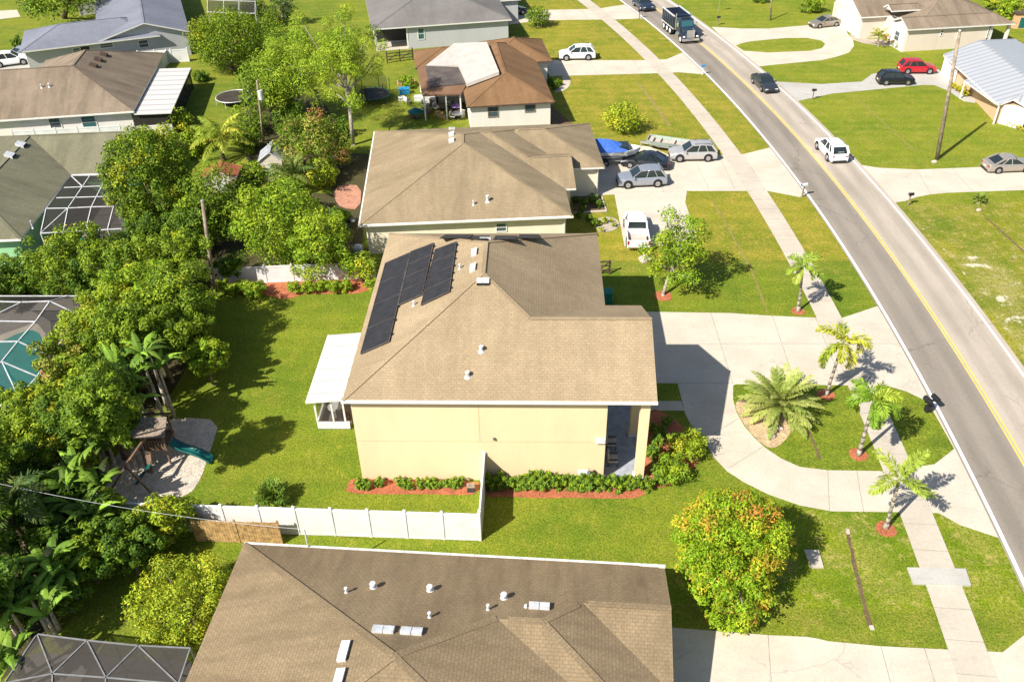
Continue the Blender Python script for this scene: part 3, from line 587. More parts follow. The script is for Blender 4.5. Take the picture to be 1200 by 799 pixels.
winpx(h,571.7,124.5,584,138,.4,fr='wood_old'); winpx(h,615,121.5,627.5,132,.4,fr='wood_old'); window(h,1.2,2.2,.1,2.1,9.1,'r','dark_opening',name='door'); window(h,14.5,20.2,.05,2.2,10.8,'r','trim_white',name='garage_door')
vent_pipe(h,ro,606,116,b1[3]if len(b1)>3 else b1[0]); 
# ---- grey house at top
h=H('grey_roofed_house','pale grey sided house with dark grey hip roof at the top edge of the photo',(435,34.5),(600,23),3.1); s=.3
b1=hip(0,19.05,0,16,3.1,s); b2=hip(8,22.2,9.6,20,3.1,s)
ro=roof(h,[b1,b2],'shingle_grey'); wb=MB(); wb.box(4.9,18.6,.45,15.5,0,2.95); wb.box(.45,5,3.6,15.4,0,2.95); wb.box(12,21.8,10,19.5,0,2.94); wb.build('wall','wall_grey',h.e)
for u,v in ((.5,.45),(4.7,.45),(.45,3.6)): MB().box(u-.08,u+.12,v,v+.16,0,2.94).build('post','trim_white',h.e)
MB().box(.45,4.9,.4,3.6,0,.07).build('patio_floor','concrete_side',h.e); MB().box(.45,4.9,3.55,3.6,.3,2.9).build('glass_door','dark_opening',h.e)
winpx(h,490,32.5,497,47,.45,glass='glass_teal'); window(h,11.,15.,.05,2.2,21.8,'r','trim_white',name='garage_door')
# ---- near house (bottom)
h=H('near_brown_roofed_house','large brown tan shingle roofed house cut off by the bottom edge of the photo',(285.5,637),(781,664),2.9); p=.36
def pyr(u0,u1,v0,v1,z,pv,ua,ub):      # hip with given ridge ends
    d=(v1-v0)/2; zr=z+pv*d; vm=(v0+v1)/2; A_,B_,C_,D_=(u0,v0,z),(u1,v0,z),(u1,v1,z),(u0,v1,z); R0,R1=(ua,vm,zr),(ub,vm,zr)
    if ub-ua<.05: return [[A_,B_,R0],[C_,D_,R0],[D_,A_,R0],[B_,C_,R0]]
    return [[A_,B_,R1,R0],[C_,D_,R0,R1],[D_,A_,R0],[B_,C_,R1]]
b1=pyr(0,20.3,-15.6,0,2.9,p,9.65,9.66); b2=pyr(4,21.2,-9.75,-.05,2.9,p,9.5,15.7); b3=hip(10,21.55,-6.6,-.1,2.9,p,'hg')
ro=roof(h,[b1,b2,b3],'shingle_near',capw=.32)
wb=MB(); wb.box(.45,19.8,-15.1,-.45,0,2.76); wb.box(5,20.7,-9.3,-.5,0,2.755); wb.box(11,21.1,-6.1,-.55,0,2.75); wb.build('wall','wall_beige',h.e); gable(h,21.2,-6.0,-.7,2.75,3.85,'wall_beige')
gt=MB()
for k in range(18): gt.box(k*1.2+.01,k*1.2+1.185,.0,.13,2.76,2.91)
gt.build('gutter','trim_white',h.e)
bk=b1[1]
for x,y in ((449.5,738.5),(482.5,740.5),(632,711)): ridge_vent(h,ro,x,y,bk,2,.46,.40,.18,'galv_light')
for x,y in ((403,764),(397,797)): ridge_vent(h,ro,x,y,b1[2],2,.46,.40,.18,'galv_light')
for x,y,hh,r_ in ((406,694,.3,.06),(437.5,688.5,.3,.11),(504,692,.3,.11),(503.5,723,.3,.06),(572,714,.3,.06),(590.5,701,.3,.11),(616,711,0.1,.05)): vent_pipe(h,ro,x,y,bk,hh,r_)
# service mast
b_=W(361,640,2.95); hm=height_at(b_,620); t=MB().tube((b_[0],b_[1],2.4),(b_[0],b_[1],max(hm,3.9)),.045); l=h.loc((b_[0],b_[1],0)); t.v=[tuple(h.loc(v)) for v in t.v]; t.build('service_mast','galv_light',h.e)
mast_top=(b_[0],b_[1],max(hm,3.9))
# ---- left brown house
h=H('mauve_roofed_house','white walled house with mauve brown shingle roof and three dark vents at upper left',(0,141),(156,130.5),2.9); s=.43
b1=hip(-9.5,13.6,0,14.2,2.9,s); b2=hip(-.6,13.56,.06,19.8,2.9,s-.004,axis='v')
ro=roof(h,[b1,b2],'shingle_mauve'); wb=MB(); wb.box(-9.,13.2,.45,13.7,0,2.76); wb.box(0,13.15,.5,19.4,0,2.755); wb.build('wall','wall_white',h.e)
for x,y in ((122,65),(115.5,71),(110,78)): ridge_vent(h,ro,x,y,face_at(h,x,y,b2),1,.75,.7,.25,'wood_dark')
vent_pipe(h,ro,49,103,b1[0]); vent_pipe(h,ro,58,102,b1[0]); MB().box(-9.5,13.7,-.1,0,2.74,2.89).build('gutter','trim_white',h.e)
winpx(h,59.5,137,69.5,151,.45,fr='wall_white'); winpx(h,98,135,111,151.5,.45,fr='wall_white',glass='glass_teal')
t=thing('patio_cover','flat white metal patio cover behind the mauve roofed house','patio cover',tuple(h.O),h.th)
class Sub: pass
sb=Sub(); sb.e=t
roof(sb,[[[(13.62,-.1,2.62),(17.5,-.1,2.5),(17.5,14.6,2.5),(13.62,14.6,2.62)]]],'roof_patio',th=.12,cap=False)
for v in (.1,3.5,7,10.5,14.3): MB().box(17.2,17.32,v,v+.12,0,2.4).build('post','trim_dark',t)
MB().box(13.3,17.2,.2,.3,1.2,2.35).build('screen','screen_mesh',t); MB().box(13.3,17.2,.15,.35,0,1.1).build('kick_panel','wall_white',t)
for v in (1.9,5.3,8.8,12.4): MB().box(17.24,17.27,v-1.6,v+1.6,.1,2.35).build('screen','screen_mesh',t)
# ---- green house + screen cage
h=H('green_walled_house','olive shingle roofed house with pale green side wall at the left edge',(-20,282),(45,279),2.9)
z0=2.9; a=tuple(h.pt(43,279.5,z0)); b_=tuple(h.pt(53,240,z0)); c=tuple(h.pt(83,205,z0)); 
V_=[(-14,0,z0),(4.3,0,z0),(2.9,6.5,z0),(2.9,12.2,z0),(8.4,12.2,z0),(8.4,22,z0),(-14,22,z0)]
r1=tuple(h.pt(15,164,5.6)); r2=tuple(h.pt(40,165,5.6)); r3=tuple(h.pt(0,177,5.5)); 
q1_,q2_,q3_,q4_=(-2.,5.,4.85),(-2.,17.2,4.85),(-7.,17.2,4.85),(-7.,5.,4.85)
ro=roof(h,[[[(-12,0,z0),(3,0,z0),q1_,q4_],[(3,0,z0),(3,12.2,z0),q2_,q1_],[(3,12.2,z0),(8.4,12.2,z0),(8.4,17.2,4.85),q2_],[(8.4,17.2,4.85),(8.4,22.2,z0),(-12,22.2,z0),q3_,q2_],[q1_,q2_,q3_,q4_],[(-12,22.2,z0),(-12,0,z0),q4_,q3_]]],'shingle_olive'); gable(h,8.,12.6,21.8,2.74,4.6,'wall_green')
MB().prism([(-11.5,.45),(2.55,.45),(2.55,12.65),(7.95,12.65),(7.95,21.8),(-11.5,21.8)],0,2.75).build('wall','wall_green',h.e); MB().box(-12,3.05,-.1,0,2.74,2.89).build('gutter','trim_white',h.e)
allp=[[(3,0,z0),(3,12.2,z0),q2_,q1_]]
for x,y in ((25,170.5),(12,183)): ridge_vent(h,ro,x,y,allp[0],1,.8,.7,.22)
vent_pipe(h,ro,38.5,267,[(-12,0,z0),(3,0,z0),q1_],.6,.05)
def cage(name,label,nodes_,bars,zf=2.8,posts=(),panels=(),r=.034,frame='frame_white',floor=None,fz=.05,fmat='deck',mesh='screen_mesh'):
    P_={k:W(*v[:2],v[2] if len(v)>2 else zf) for k,v in nodes_.items()}
    xs_=[p[0] for p in P_.values()]; ys_=[p[1] for p in P_.values()]; o=np.array([np.mean(xs_),np.mean(ys_),0])
    t=thing(name,label,'pool enclosure',tuple(o)); mb=MB()
    for b in bars: a_,c_=P_[b[0]]-o,P_[b[1]]-o; mb.bar(a_,c_,r*2,r*2.2)
    for k in posts: p_=P_[k]-o; mb.bar((p_[0],p_[1],0),tuple(p_),r*2,r*2)
    mb.build('frame',frame,t); sm=MB()
    for pl_ in panels: sm.add([tuple(P_[k]-o-np.array([0,0,.02])) for k in pl_],[tuple(range(len(pl_)))])
    if panels: sm.build('screen',mesh,t)
    return t
cage('screen_enclosure','white framed screen enclosure beside the olive roofed green walled house',
 dict(A=(83,206),B=(126,205),C=(75,220),D=(122,218),E=(66,232),F=(118,230.6),G=(54,244.4),H=(79.6,244),I=(107,242.6),J=(133,242),K=(47.6,273.4),L=(74,272),M=(100,270.7),N=(126,269),O=(142,268),T=(106,205),S=(97,219),Q=(135,206),U=(139,218),X=(140,230)),
 ['AB','CD','EF','GH','HI','IJ','KL','LM','MN','NO','GA','HT','IB','KG','LH','MI','NJ','KH','AS','BQ','DU','FX'],2.8,'KLMNGO',[['K','O','J','Q','A','G']])
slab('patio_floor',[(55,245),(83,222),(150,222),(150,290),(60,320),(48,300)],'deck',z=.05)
struct('pool_water',tri_sheet(pxs([(60,300),(72,283),(98,278),(92,290),(75,302),(64,307)]),.07),'pool_water')
MB_=MB().box(0,1,0,1,0,1)
# lower-left pool and cage
cage('screen_enclosure','white framed screen cage over the teal swimming pool',
 dict(a=(-20,353,3.5),b=(25.5,354,3.5),c=(58.5,353,3.5),d=(113,347,2.6),e=(94.7,370,2.6),f=(41.5,377,3.5),g=(-20,376,3.5),h=(21,400,3.5),i=(58.5,417,2.6),j=(2,423.6,3.5),k=(43.6,441,2.6),l=(22,466,2.6),m=(19,474.7,2.6),n=(-20,401,3.5),o=(-20,467,2.6),p=(-20,475,2.6),q=(-20,443,3.5),r=(-20,347,2.6),s=(80,347,2.6)),
 ['ab','bc','cf','fh','hj','gf','nh','hi','jk','ik','kl','lm','jl','ol','pm','ce','ei','bg','ed','ds','sr','cs','jq'],3,'imkde',[['a','c','f','h','j','q'],['c','e','i','h','f'],['h','i','k','j'],['j','k','l','o','q'],['r','d','e','c','a']])
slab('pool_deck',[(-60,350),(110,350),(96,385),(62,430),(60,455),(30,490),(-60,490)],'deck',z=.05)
slab('pool_surround',[(-5,395),(25,385),(42,378),(52,388),(60,405),(55,445),(35,478),(-60,486),(-60,440)],'concrete_side',z=.075,sm=1)
struct('pool_water',tri_sheet(smoothpoly(pxs([(-60,445),(0,402),(25,390),(43,387),(54,404),(50,445),(30,472),(-60,480)]),1),.084),'pool_water')
MB().box(0,.1,0,.1,0,.1)
# near left cage
cage('screen_enclosure','dark weathered screen enclosure at the bottom left beside the near house',
 dict(a=(43.4,742.6),b=(101.8,750),c=(161.7,756),d=(223,759),e=(5,800),f=(61.4,789),g=(124,793.5),h=(209,801),i=(-10,830),j=(120,850),k=(200,850),l=(60,850)),['ab','bc','cd','ef','fg','gh','ae','bf','cg','af','bg','ch','dh','ei','fl','gj'],2.6,'abcd',[['a','b','c','d','h','k','j','l','i','e']],r=.028,frame='frame_grey',mesh='screen_dark')
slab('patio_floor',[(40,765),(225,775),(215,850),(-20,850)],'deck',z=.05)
cage('screen_enclosure','white framed screen enclosure behind the blue grey roof at the top edge',
 dict(a=(243,14),b=(262,15),c=(280,15.5),d=(299,16),e=(299,2),f=(280,1.5),g=(262,1),h=(243,0),i=(243,-12),j=(299,-10)),['ab','bc','cd','de','ef','fg','gh','ah','bg','cf','hi','ij','je'],2.8,'abcdej',[['a','d','j','i']])
# ---- blue-grey house top left
h=H('blue_grey_roofed_house','grey stucco house with blue grey shingle gable roof at the top left',(112,49),(222,36),3.2)
gl=h.front(168,26,0); zr=gl.z; um=gl.x; u1=h.front(222,36,0).x; s1=(zr-3.2)/um; s2=(zr-3.2)/(u1-um)
ro=roof(h,[[[(0,-.4,3.2),(um,-.4,zr),(um,30,zr),(0,30,3.2)],[(um,-.4,zr),(u1,-.4,3.2),(u1,30,3.2),(um,30,zr)]],hip(-9.,8,-.6,9.,3.2,.33)],'shingle_blue')
mb=MB(); v_=.0; mb.add([(.4,v_,0),(u1-.4,v_,0),(u1-.4,v_,3.2),(um,v_,zr-.2),(.4,v_,3.2)]+[(.4,25,0),(u1-.4,25,0),(u1-.4,25,3.2),(um,25,zr-.2),(.4,25,3.2)],[(0,1,2,3,4),(0,5,6,1),(1,6,7,2),(5,0,4,9),(9,8,7,6,5)]); mb.build('wall','wall_grey',h.e)
wallbox(h,-8.5,.38,.0,8.6,3.0,'wall_grey')
winpx(h,117.5,49.5,132,57.5,0.); winpx(h,163.5,46,173,57,0.); winpx(h,86,55.5,94,63,0.); winpx(h,95,53,105,63.5,0.,name='door',glass='dark_opening')
# ---- top right house
h=H('brown_roofed_ranch_house','cream house with brown shingle roof and white gables at the top right',(1064,35),(1187,28),3.); s=.42
b1=hip(0,15,0,4.4,3.,s,'gh'); b2=hip(-.5,15.4,-.02,20,3.02,s-.03,axis='v'); b3=hip(-3.4,10,6.2,16,3.,s,'gh')
b2=hip(1.2,14.9,.1,19,3.05,.36,axis='v')
ro=roof(h,[b1,b2,b3,hip(-.2,5,4.6,6.8,4.1,.5,'gh')],'shingle_mauve')
wb=MB(); wb.box(.4,11.6,.4,17,0,2.85); wb.box(-2.9,9,6.6,15.5,0,2.84); wb.build('wall','wall_pale',h.e)
gable(h,.52,.5,3.9,2.84,3.62,'trim_white'); gable(h,-2.85,6.7,15.4,2.83,4.7,'trim_white'); gable(h,.1,4.8,6.6,4.,4.5,'trim_white')
MB().box(-.0,.4,.4,4.0,0,2.84).build('wall','trim_white',h.e)
winpx(h,1101,35,1106.5,42.5,.4); winpx(h,1120,36.5,1125.5,46.5,.4); winpx(h,1155,33,1161.5,44.5,.4)
for u in (11.9,14.3): MB().box(u,u+.35,.4,.75,0,2.85).build('column','trim_white',h.e)
MB().box(11.6,14.6,4.0,4.1,0,2.8).build('porch_wall','dark_opening',h.e); MB().box(11.6,14.6,.4,4,0,.08).build('porch_floor','deck',h.e); window(h,1.5,2.8,.9,2.2,0.,'l'); window(h,8,13.5,.05,2.2,-2.9,'l','trim_white',name='garage_door')
# ---- metal roofed house right
h=H('metal_roofed_house','pale metal roofed house with orange brick wall at the right edge',(1107,65),(1170,122),3.)
def q(x,y,z): return tuple(h.pt(x,y,z))
# world: ridge runs from the peak down-right; left slope faces the street
E_=2.25; T_=3.7
Aq,Pq=q(1105.5,64.5,E_),q(1149,47.5,T_); Cq=q(1171,123,E_); Rq=q(1215,100,T_); Bq=q(1141,89.5,E_); B2=q(1130,94.5,2.1)
ro=roof(h,[[[Aq,Cq,Rq,Pq],[Pq,Rq,q(1260,90,E_),q(1190,46,E_)],[Aq,Pq,q(1190,46,E_)]],[[q(1171,123,E_-.03),q(1188,116.5,2.7),Rq],[q(1188,116.5,2.7),q(1215,132,E_-.03),Rq]]],'roof_pale_metal')
roof(h,[[[Bq,B2,q(1171,124,2.05),q(1176,118,2.2)]]],'roof_pale_metal',cap=False,name='porch_roof')
def wl_(pts,z1,mat,z0=0.): 
    pp=[h.pt(x,y,E_) for x,y in pts]; return MB().prism([(p.x,p.y) for p in pp],z0,z1).build('wall',mat,h.e)
wl_([(1109,65),(1144,90),(1174,121),(1215,124),(1240,85),(1160,55)],E_-.15,'brick_peach')
wl_([(1107.5,66),(1124,77),(1128,74),(1112,63)],E_-.17,'wall_white'); wl_([(1176,121),(1205,129),(1208,120),(1180,114)],E_-.17,'wall_white')
for x,y in ((1171,124),(1131,95)): p_=h.pt(x,y,2.1); MB().box(p_.x-.07,p_.x+.07,p_.y-.07,p_.y+.07,0,2.02).build('post','trim_white',h.e)
# ================================================================== VEGETATION
def colmesh(name,v,f4,col,parent,mat='leaf'):
    nv,nf=len(v),len(f4); me=bpy.data.meshes.new(name); me.vertices.add(nv); me.vertices.foreach_set('co',np.asarray(v,np.float32).ravel())
    me.loops.add(nf*4); me.loops.foreach_set('vertex_index',np.asarray(f4,np.int32).ravel()); me.polygons.add(nf)
    me.polygons.foreach_set('loop_start',np.arange(nf,dtype=np.int32)*4); me.polygons.foreach_set('loop_total',np.full(nf,4,np.int32))
    a=me.color_attributes.new('col','FLOAT_COLOR','POINT'); c=np.ones((nv,4),np.float32); c[:,:3]=col; a.data.foreach_set('color',c.ravel())
    me.materials.append(MT[mat]); me.update(calc_edges=True); o=bpy.data.objects.new(name,me); COL.objects.link(o)
    if parent: o.parent=parent
    return o
G1=(.11,.185,.012);G2=(.185,.265,.014);G3=(.06,.12,.014);LI=(.26,.35,.018);YE=(.46,.43,.025);OR=(.58,.24,.04);RE=(.45,.15,.04);OL=(.21,.26,.03);BR=(.22,.15,.05)
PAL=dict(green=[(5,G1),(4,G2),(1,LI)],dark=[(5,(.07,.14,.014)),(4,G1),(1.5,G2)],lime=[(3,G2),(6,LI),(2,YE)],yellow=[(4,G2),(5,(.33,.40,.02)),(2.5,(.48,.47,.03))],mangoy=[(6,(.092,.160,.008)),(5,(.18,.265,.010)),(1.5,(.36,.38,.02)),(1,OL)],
 mangor=[(7,(.16,.33,.012)),(5,(.27,.40,.018)),(2.4,OR),(1.8,(.50,.36,.03)),(.5,RE)],redd=[(4,G1),(4,G2),(2.5,(.40,.36,.07)),(1.2,(.42,.20,.07))],pine=[(4,(.24,.36,.02)),(5,(.36,.45,.03)),(1.5,G1)],
 belt=[(5,G1),(5,G2),(3,LI),(.3,YE)],croton=[(2,YE),(3,(.5,.42,.03)),(1,LI)],hedge=[(4,(.10,.20,.02)),(4,(.18,.29,.025)),(2,LI)],fresh=[(5,(.19,.31,.015)),(4,(.30,.38,.02)),(2,G1)],rust=[(3,(.35,.10,.03)),(2,OL)],ymix=[(5,G1),(5,G2),(2,(.48,.42,.02)),(.4,OR)])
def leafcloud(blobs,n,ls,pal,rg,asp=.42,shell=.35,pmix=.55,up=.25,pick=None):
    C=np.array([b[0] for b in blobs]);R=np.array([b[1] for b in blobs]); w=R**2; k=rg.choice(len(R),n,p=w/w.sum())
    d=rg.normal(size=(n,3)); d[:,2]+=up; d/=np.linalg.norm(d,axis=1)[:,None]
    rad=(1-shell*rg.random(n)**1.6)*R[k]*(1+.12*rg.normal(size=n)); p=C[k]+d*rad[:,None]*np.array([1,1,.85])
    nn=d*.8+rg.normal(size=(n,3))*.34; nn[:,2]+=.3; nn/=np.linalg.norm(nn,axis=1)[:,None]
    t=rg.normal(size=(n,3)); t-=nn*(t*nn).sum(1)[:,None]; t/=np.linalg.norm(t,axis=1)[:,None]; b=np.cross(nn,t)
    L=ls*(.65+.7*rg.random(n))[:,None]; Wd_=L*asp
    v=np.stack([p-t*L/2,p+b*Wd_/2-nn*L*.03,p+t*L/2-nn*L*.12,p-b*Wd_/2-nn*L*.03],1)
    ws=np.array([x[0] for x in pal]);ws=ws/ws.sum(); cs=np.array([x[1] for x in pal]); bc=rg.choice(len(ws),len(R),p=ws) if pick is None else pick; lc=rg.choice(len(ws),n,p=ws)
    ci=np.where(rg.random(n)<pmix,bc[k],lc); col=cs[ci]*(.75+.5*rg.random(n))[:,None]*(0.88+.24*rg.random(len(R)))[k][:,None]
    return v.reshape(-1,3),np.arange(n*4).reshape(-1,4),np.repeat(col,4,0)
def blobs_for(r,rz,nb,rg,irr=.18,br=(.26,.40)):
    out=[]
    for i in range(nb):
        z=1-2*(i+.5)/nb; z=max(z,-.75); a=i*2.39996+rg.random()*.6; q=math.sqrt(max(0,1-z*z)); s=(1+irr*rg.normal())*.70
        out.append((np.array([q*math.cos(a)*r*s,q*math.sin(a)*r*s,z*rz*s]),r*rg.uniform(*br)))
    out.append((np.zeros(3),r*.5)); return out
def tree(name,label,px,py,zc,rpx,pal='green',n=3000,ls=.30,k=.8,nb=24,seed=1,group=None,cat='tree',trunk='trunk',base=None,tr=None,asp=.42,irr=.18,limbs=7,br=(.26,.40),shell=.35,pmix=.55,shape=(1,1),extra=(),pick=None):
    rg=np.random.default_rng(seed+int(px)*7+int(py)); C=W(px,py,zc); r=rpx/ppm(C); rz=r*k
    if zc-rz*.95<.1 and cat!='shrub': rz=max(.3,(zc-.1)/.95)
    B=np.array([C[0],C[1],0]) if base is None else W(*base); t=thing(name,label,cat,tuple(B),0,group); off=C-B
    bl=[(b*np.array([shape[0],shape[1],1])+off,q) for b,q in blobs_for(r,rz,nb,rg,irr,br)]
    for (ex,ey,ez,er,en) in extra: 
        ec=W(ex,ey,ez); e_r=er/ppm(ec); bl+=[(b+ec-B,q) for b,q in blobs_for(e_r,e_r*k,en,rg,irr,br)]
    bl=[(np.array([b[0],b[1],max(b[2],.12+q*.5)]),q) for b,q in bl]
    v,f,c=leafcloud(bl,n,ls,PAL[pal],rg,asp,shell,pmix,pick=(None if pick is None else pick(bl,B,rg))); v[:,2]=np.maximum(v[:,2],.03); colmesh('crown',v,f,c,t)
    tr=tr or max(.05,r*.07); mb=MB(); top=Vector(off)*1.0; top.z-=rz*.25; mid=Vector((top.x*.35+rg.normal()*.08*r,top.y*.35+rg.normal()*.08*r,top.z*.5))
    mb.path([(0,0,-.05),(0,0,.12),mid,top],[tr*1.5,tr*1.1,tr*.9,tr*.6],8)
    for i in rg.choice(len(bl)-1,min(limbs,len(bl)-1),replace=False):
        e=Vector(bl[i][0]); s0=mid.lerp(top,rg.uniform(.1,1)); m_=s0.lerp(e,.5)+Vector((0,0,-.06*r)); mb.path([s0,m_,e],[tr*.5,tr*.33,tr*.12],5)
    mb.build('trunk',trunk,t,smooth=True); return t
def frond(V_,F_,C_,o,az,L,el,droop,ll,n,col,rg,plum=0.,wid=.045,sag=.35):
    p=np.array(o,float); st=L/n; sd=np.array([-math.sin(az),math.cos(az),0])
    for i in range(n):
        e=el-droop*(i/n)**1.25; d=np.array([math.cos(az)*math.cos(e),math.sin(az)*math.cos(e),math.sin(e)]); q=p+d*st; upv=np.cross(d,sd); upv=upv*(1 if upv[2]>0 else -1)
        w_=.03*(1-i/n)+.008; b=len(V_); V_+= [p-sd*w_,p+sd*w_,q+sd*w_,q-sd*w_]; F_.append((b,b+1,b+2,b+3)); C_+=[np.array(col)*1.15]*4
        f=math.sin(math.pi*min(1,(i+1.2)/(n+.5)))**.6
        if i>n*.08:
            for s in (-1,1):
                for rep in range(2 if plum else 1):
                    roll=(rg.normal()*plum) if plum else 0
                    dr=sd*s*math.cos(roll)+upv*math.sin(roll); dr=dr*.8+d*.55-np.array([0,0,sag*rg.uniform(.6,1.3)]); dr/=np.linalg.norm(dr); l=ll*f*rg.uniform(.85,1.15); pp=p+d*st*rg.random()
                    b=len(V_); sw=d*wid; V_+=[pp-sw*.4,pp+dr*l*.5+sw,pp+dr*l,pp+dr*l*.5-sw]; F_.append((b,b+1,b+2,b+3)); cc=np.array(col)*rg.uniform(.75,1.25); C_+=[cc]*4
        p=q
def palm(name,label,basepx,crownpx,nf=9,L=2.1,ll=.5,cols=((.17,.27,.03),(.3,.33,.03)),tr=.13,n=18,plum=.5,el=(.2,1.2),droop=(1.3,2.1),seed=3,trunk='palm_bark',swell=1.5,group=None,h=None,cat='palm tree',sag=.35,wid=.06,azs=None):
    rg=np.random.default_rng(seed); B=W(*basepx); hh=height_at(B,crownpx[1]) if h is None else h; T=W(*crownpx,hh); off=T-B; t=thing(name,label,cat,tuple(B),0,group)
    mb=MB(); k=9; pts=[(off[0]*(i/k)**1.2,off[1]*(i/k)**1.2,hh*i/k) for i in range(k+1)]; rs=[tr*(swell if i<1 else 1+.25*(swell-1) if i<2 else 1+.03*(i%2)) *(1-.3*i/k) for i in range(k+1)]; pts[0]=(0,0,-.05); mb.path(pts,rs,9); mb.build('trunk',trunk,t,smooth=True)
    V_,F_,C_=[],[],[]
    for i in range(nf):
        az=(azs[i%len(azs)]+.5*(i//len(azs)) if azs else i*2.39996+rg.normal()*.25); x=rg.random(); frond(V_,F_,C_,off,az,L*rg.uniform(.85,1.1),el[1]-(el[1]-el[0])*(i/max(1,nf-1)),rg.uniform(*droop),ll,n,np.array(cols[0])*(1-x)+np.array(cols[1])*x,rg,plum,wid,sag)
    colmesh('crown',np.array(V_),np.array(F_),np.array(C_),t)
    if hh>1.2:
        q=Vector(off); MB().tube(q-Vector((0,0,.55)),q+Vector((0,0,.1)),tr*.8,tr*.45,9).build('crownshaft','crownshaft',t,smooth=True)
    return t
plain('crownshaft',(.16,.25,.06),.5)
def banana(label,px,py,zc=2.2,nl=9,L=2.2,w=.55,seed=1,cols=((.10,.19,.02),(.19,.29,.03)),name='banana_plant',group=None):
    rg=np.random.default_rng(seed+int(px)); C=W(px,py,zc); t=thing(name,label,'plant',(C[0],C[1],0),0,group); V_,F_,C_=[],[],[]; mb=MB()
    for sI in range(3):
        ox,oy=rg.normal()*.35,rg.normal()*.35; hz=zc*rg.uniform(.7,1.0); mb.path([(ox,oy,-.05),(ox*1.1,oy*1.1,hz*.5),(ox*1.2,oy*1.2,hz)],[.14,.11,.05],8)
        for i in range(nl//3+1):
            az=rg.random()*6.28; el=rg.uniform(.5,1.3); dr=rg.uniform(1.2,2.1); LL=L*rg.uniform(.75,1.1); n=9; p=np.array([ox*1.2,oy*1.2,hz]); sd=np.array([-math.sin(az),math.cos(az),0]); cc=np.array(cols[0])*(1-rg.random())+np.array(cols[1])*rg.random()
            prev=None
            for k in range(n+1):
                e=el-dr*(k/n)**1.3; d=np.array([math.cos(az)*math.cos(e),math.sin(az)*math.cos(e),math.sin(e)]); f=w*.5*math.sin(math.pi*min(1,max(0,(k/n-.06)/.94))**.75) if k>0 else .02
                f=max(f,.03); lft=p+sd*f+np.array([0,0,-.3*f]); rgt=p-sd*f+np.array([0,0,-.3*f]); cur=(p.copy(),lft,rgt)
                if prev is not None:
                    for s in (1,2):
                        b=len(V_); a0,a1=prev[0],cur[0]; e0,e1=prev[s],cur[s]+(0 if rg.random()>.35 else 1)*(prev[s]-cur[s])*.35
                        V_+=[a0,a1,e1,e0]; F_.append((b,b+1,b+2,b+3)); c_=cc*rg.uniform(.88,1.12); C_+=[c_*1.15,c_*1.15,c_,c_]
                prev=cur; p=p+d*LL/n
    colmesh('leaves',np.array(V_),np.array(F_),np.array(C_),t); mb.build('stem','trunk_pale',t,smooth=True); return t
# street palms
palm('foxtail_palm','tall drooping palm in the mulch ring at the north tip of the traffic island',(968,463),(988,402),8,2.35,.55,((.26,.34,.02),(.46,.45,.04)),.12,34,1.0,(-.2,1.3),(1.6,2.9),5,azs=[2.9,5.9,1.4,4.4,.3,3.6,5.2])
palm('foxtail_palm','bushy drooping palm with pale trunk in the mulch ring beside the island sidewalk',(1006,533),(1024,470),11,2.1,.5,((.18,.31,.025),(.34,.42,.04)),.13,34,1.0,(-.1,1.35),(1.5,2.8),8)
palm('royal_palm','thin feathery palm in the mulch ring south of the driveway mouth',(1038,618),(1054,562),7,2.4,.55,((.20,.31,.04),(.34,.40,.05)),.11,26,.45,(-.2,1.45),(.8,2.0),11,swell=1.9)
palm('royal_palm','slim young palm with swollen pale base by the sidewalk north of the driveway',(935,364),(941,312),9,1.8,.48,((.20,.31,.03),(.34,.40,.05)),.11,24,.4,(-.3,1.35),(1.0,2.3),14,swell=2.2)
palm('date_palm','large silvery green date palm on the pebble bed of the traffic island',(908,492),(912,474),54,2.85,.44,((.24,.31,.06),(.44,.46,.12)),.28,26,.15,(-.05,1.45),(.6,1.2),17,swell=1.2,trunk='trunk_dark',h=.9,sag=.15,wid=.05)
palm('coconut_palm','young coconut palm with long arching fronds west of the utility pole',(262,188),(258,162),17,3.7,.8,((.24,.33,.03),(.45,.43,.05)),.2,24,.15,(.15,1.35),(1.2,1.9),21,trunk='trunk_dark',sag=.6,wid=.06)
palm('coconut_palm','spiky upright palm in front of the garden shed',(345,232),(345,205),13,2.7,.6,((.08,.15,.03),(.18,.22,.04)),.16,22,.15,(.4,1.5),(.7,1.4),22,trunk='trunk_dark',sag=.5,wid=.05)
palm('cabbage_palm','dark palm with hanging fronds at the top edge left of the pine',(330,30),(333,4),20,2.2,.7,((.06,.11,.03),(.13,.16,.04)),.2,12,.6,(-1.2,.9),(.5,1.2),23,trunk='trunk_pale',wid=.07)
palm('cabbage_palm','fan palm clump in the lawn beside the white vinyl fence',(320,597),(318,582),34,1.15,.42,((.10,.19,.02),(.22,.28,.03)),.1,10,.8,(.0,1.4),(.5,1.2),24,h=.5,wid=.05,trunk='trunk_dark')
palm('small_palm','small yellow green palm in front of the cream ranch house',(1029,55),(1030,43),11,1.7,.4,((.3,.33,.04),(.36,.36,.04)),.1,12,.3,(.2,1.3),(.9,1.5),25)
palm('small_palm','short spiky palm beside boulders in the verge east of the road',(1147,241),(1148,234),16,.8,.25,((.14,.22,.03),(.24,.28,.04)),.08,8,.3,(.1,1.4),(.5,1.1),26,h=.3)
palm('cabbage_palm','ragged palm among the shrubs behind the lower pool cage',(127,345),(122,318),16,1.9,.55,((.10,.17,.02),(.22,.26,.04)),.1,14,.4,(.0,1.3),(.8,1.6),27,trunk='trunk_pale',wid=.05)
palm('cabbage_palm','dark palm leaning at the left edge below the swing',(20,665),(12,590),15,2.2,.6,((.05,.11,.03),(.14,.18,.04)),.14,16,.3,(.0,1.3),(.9,1.7),28,trunk='trunk_dark')
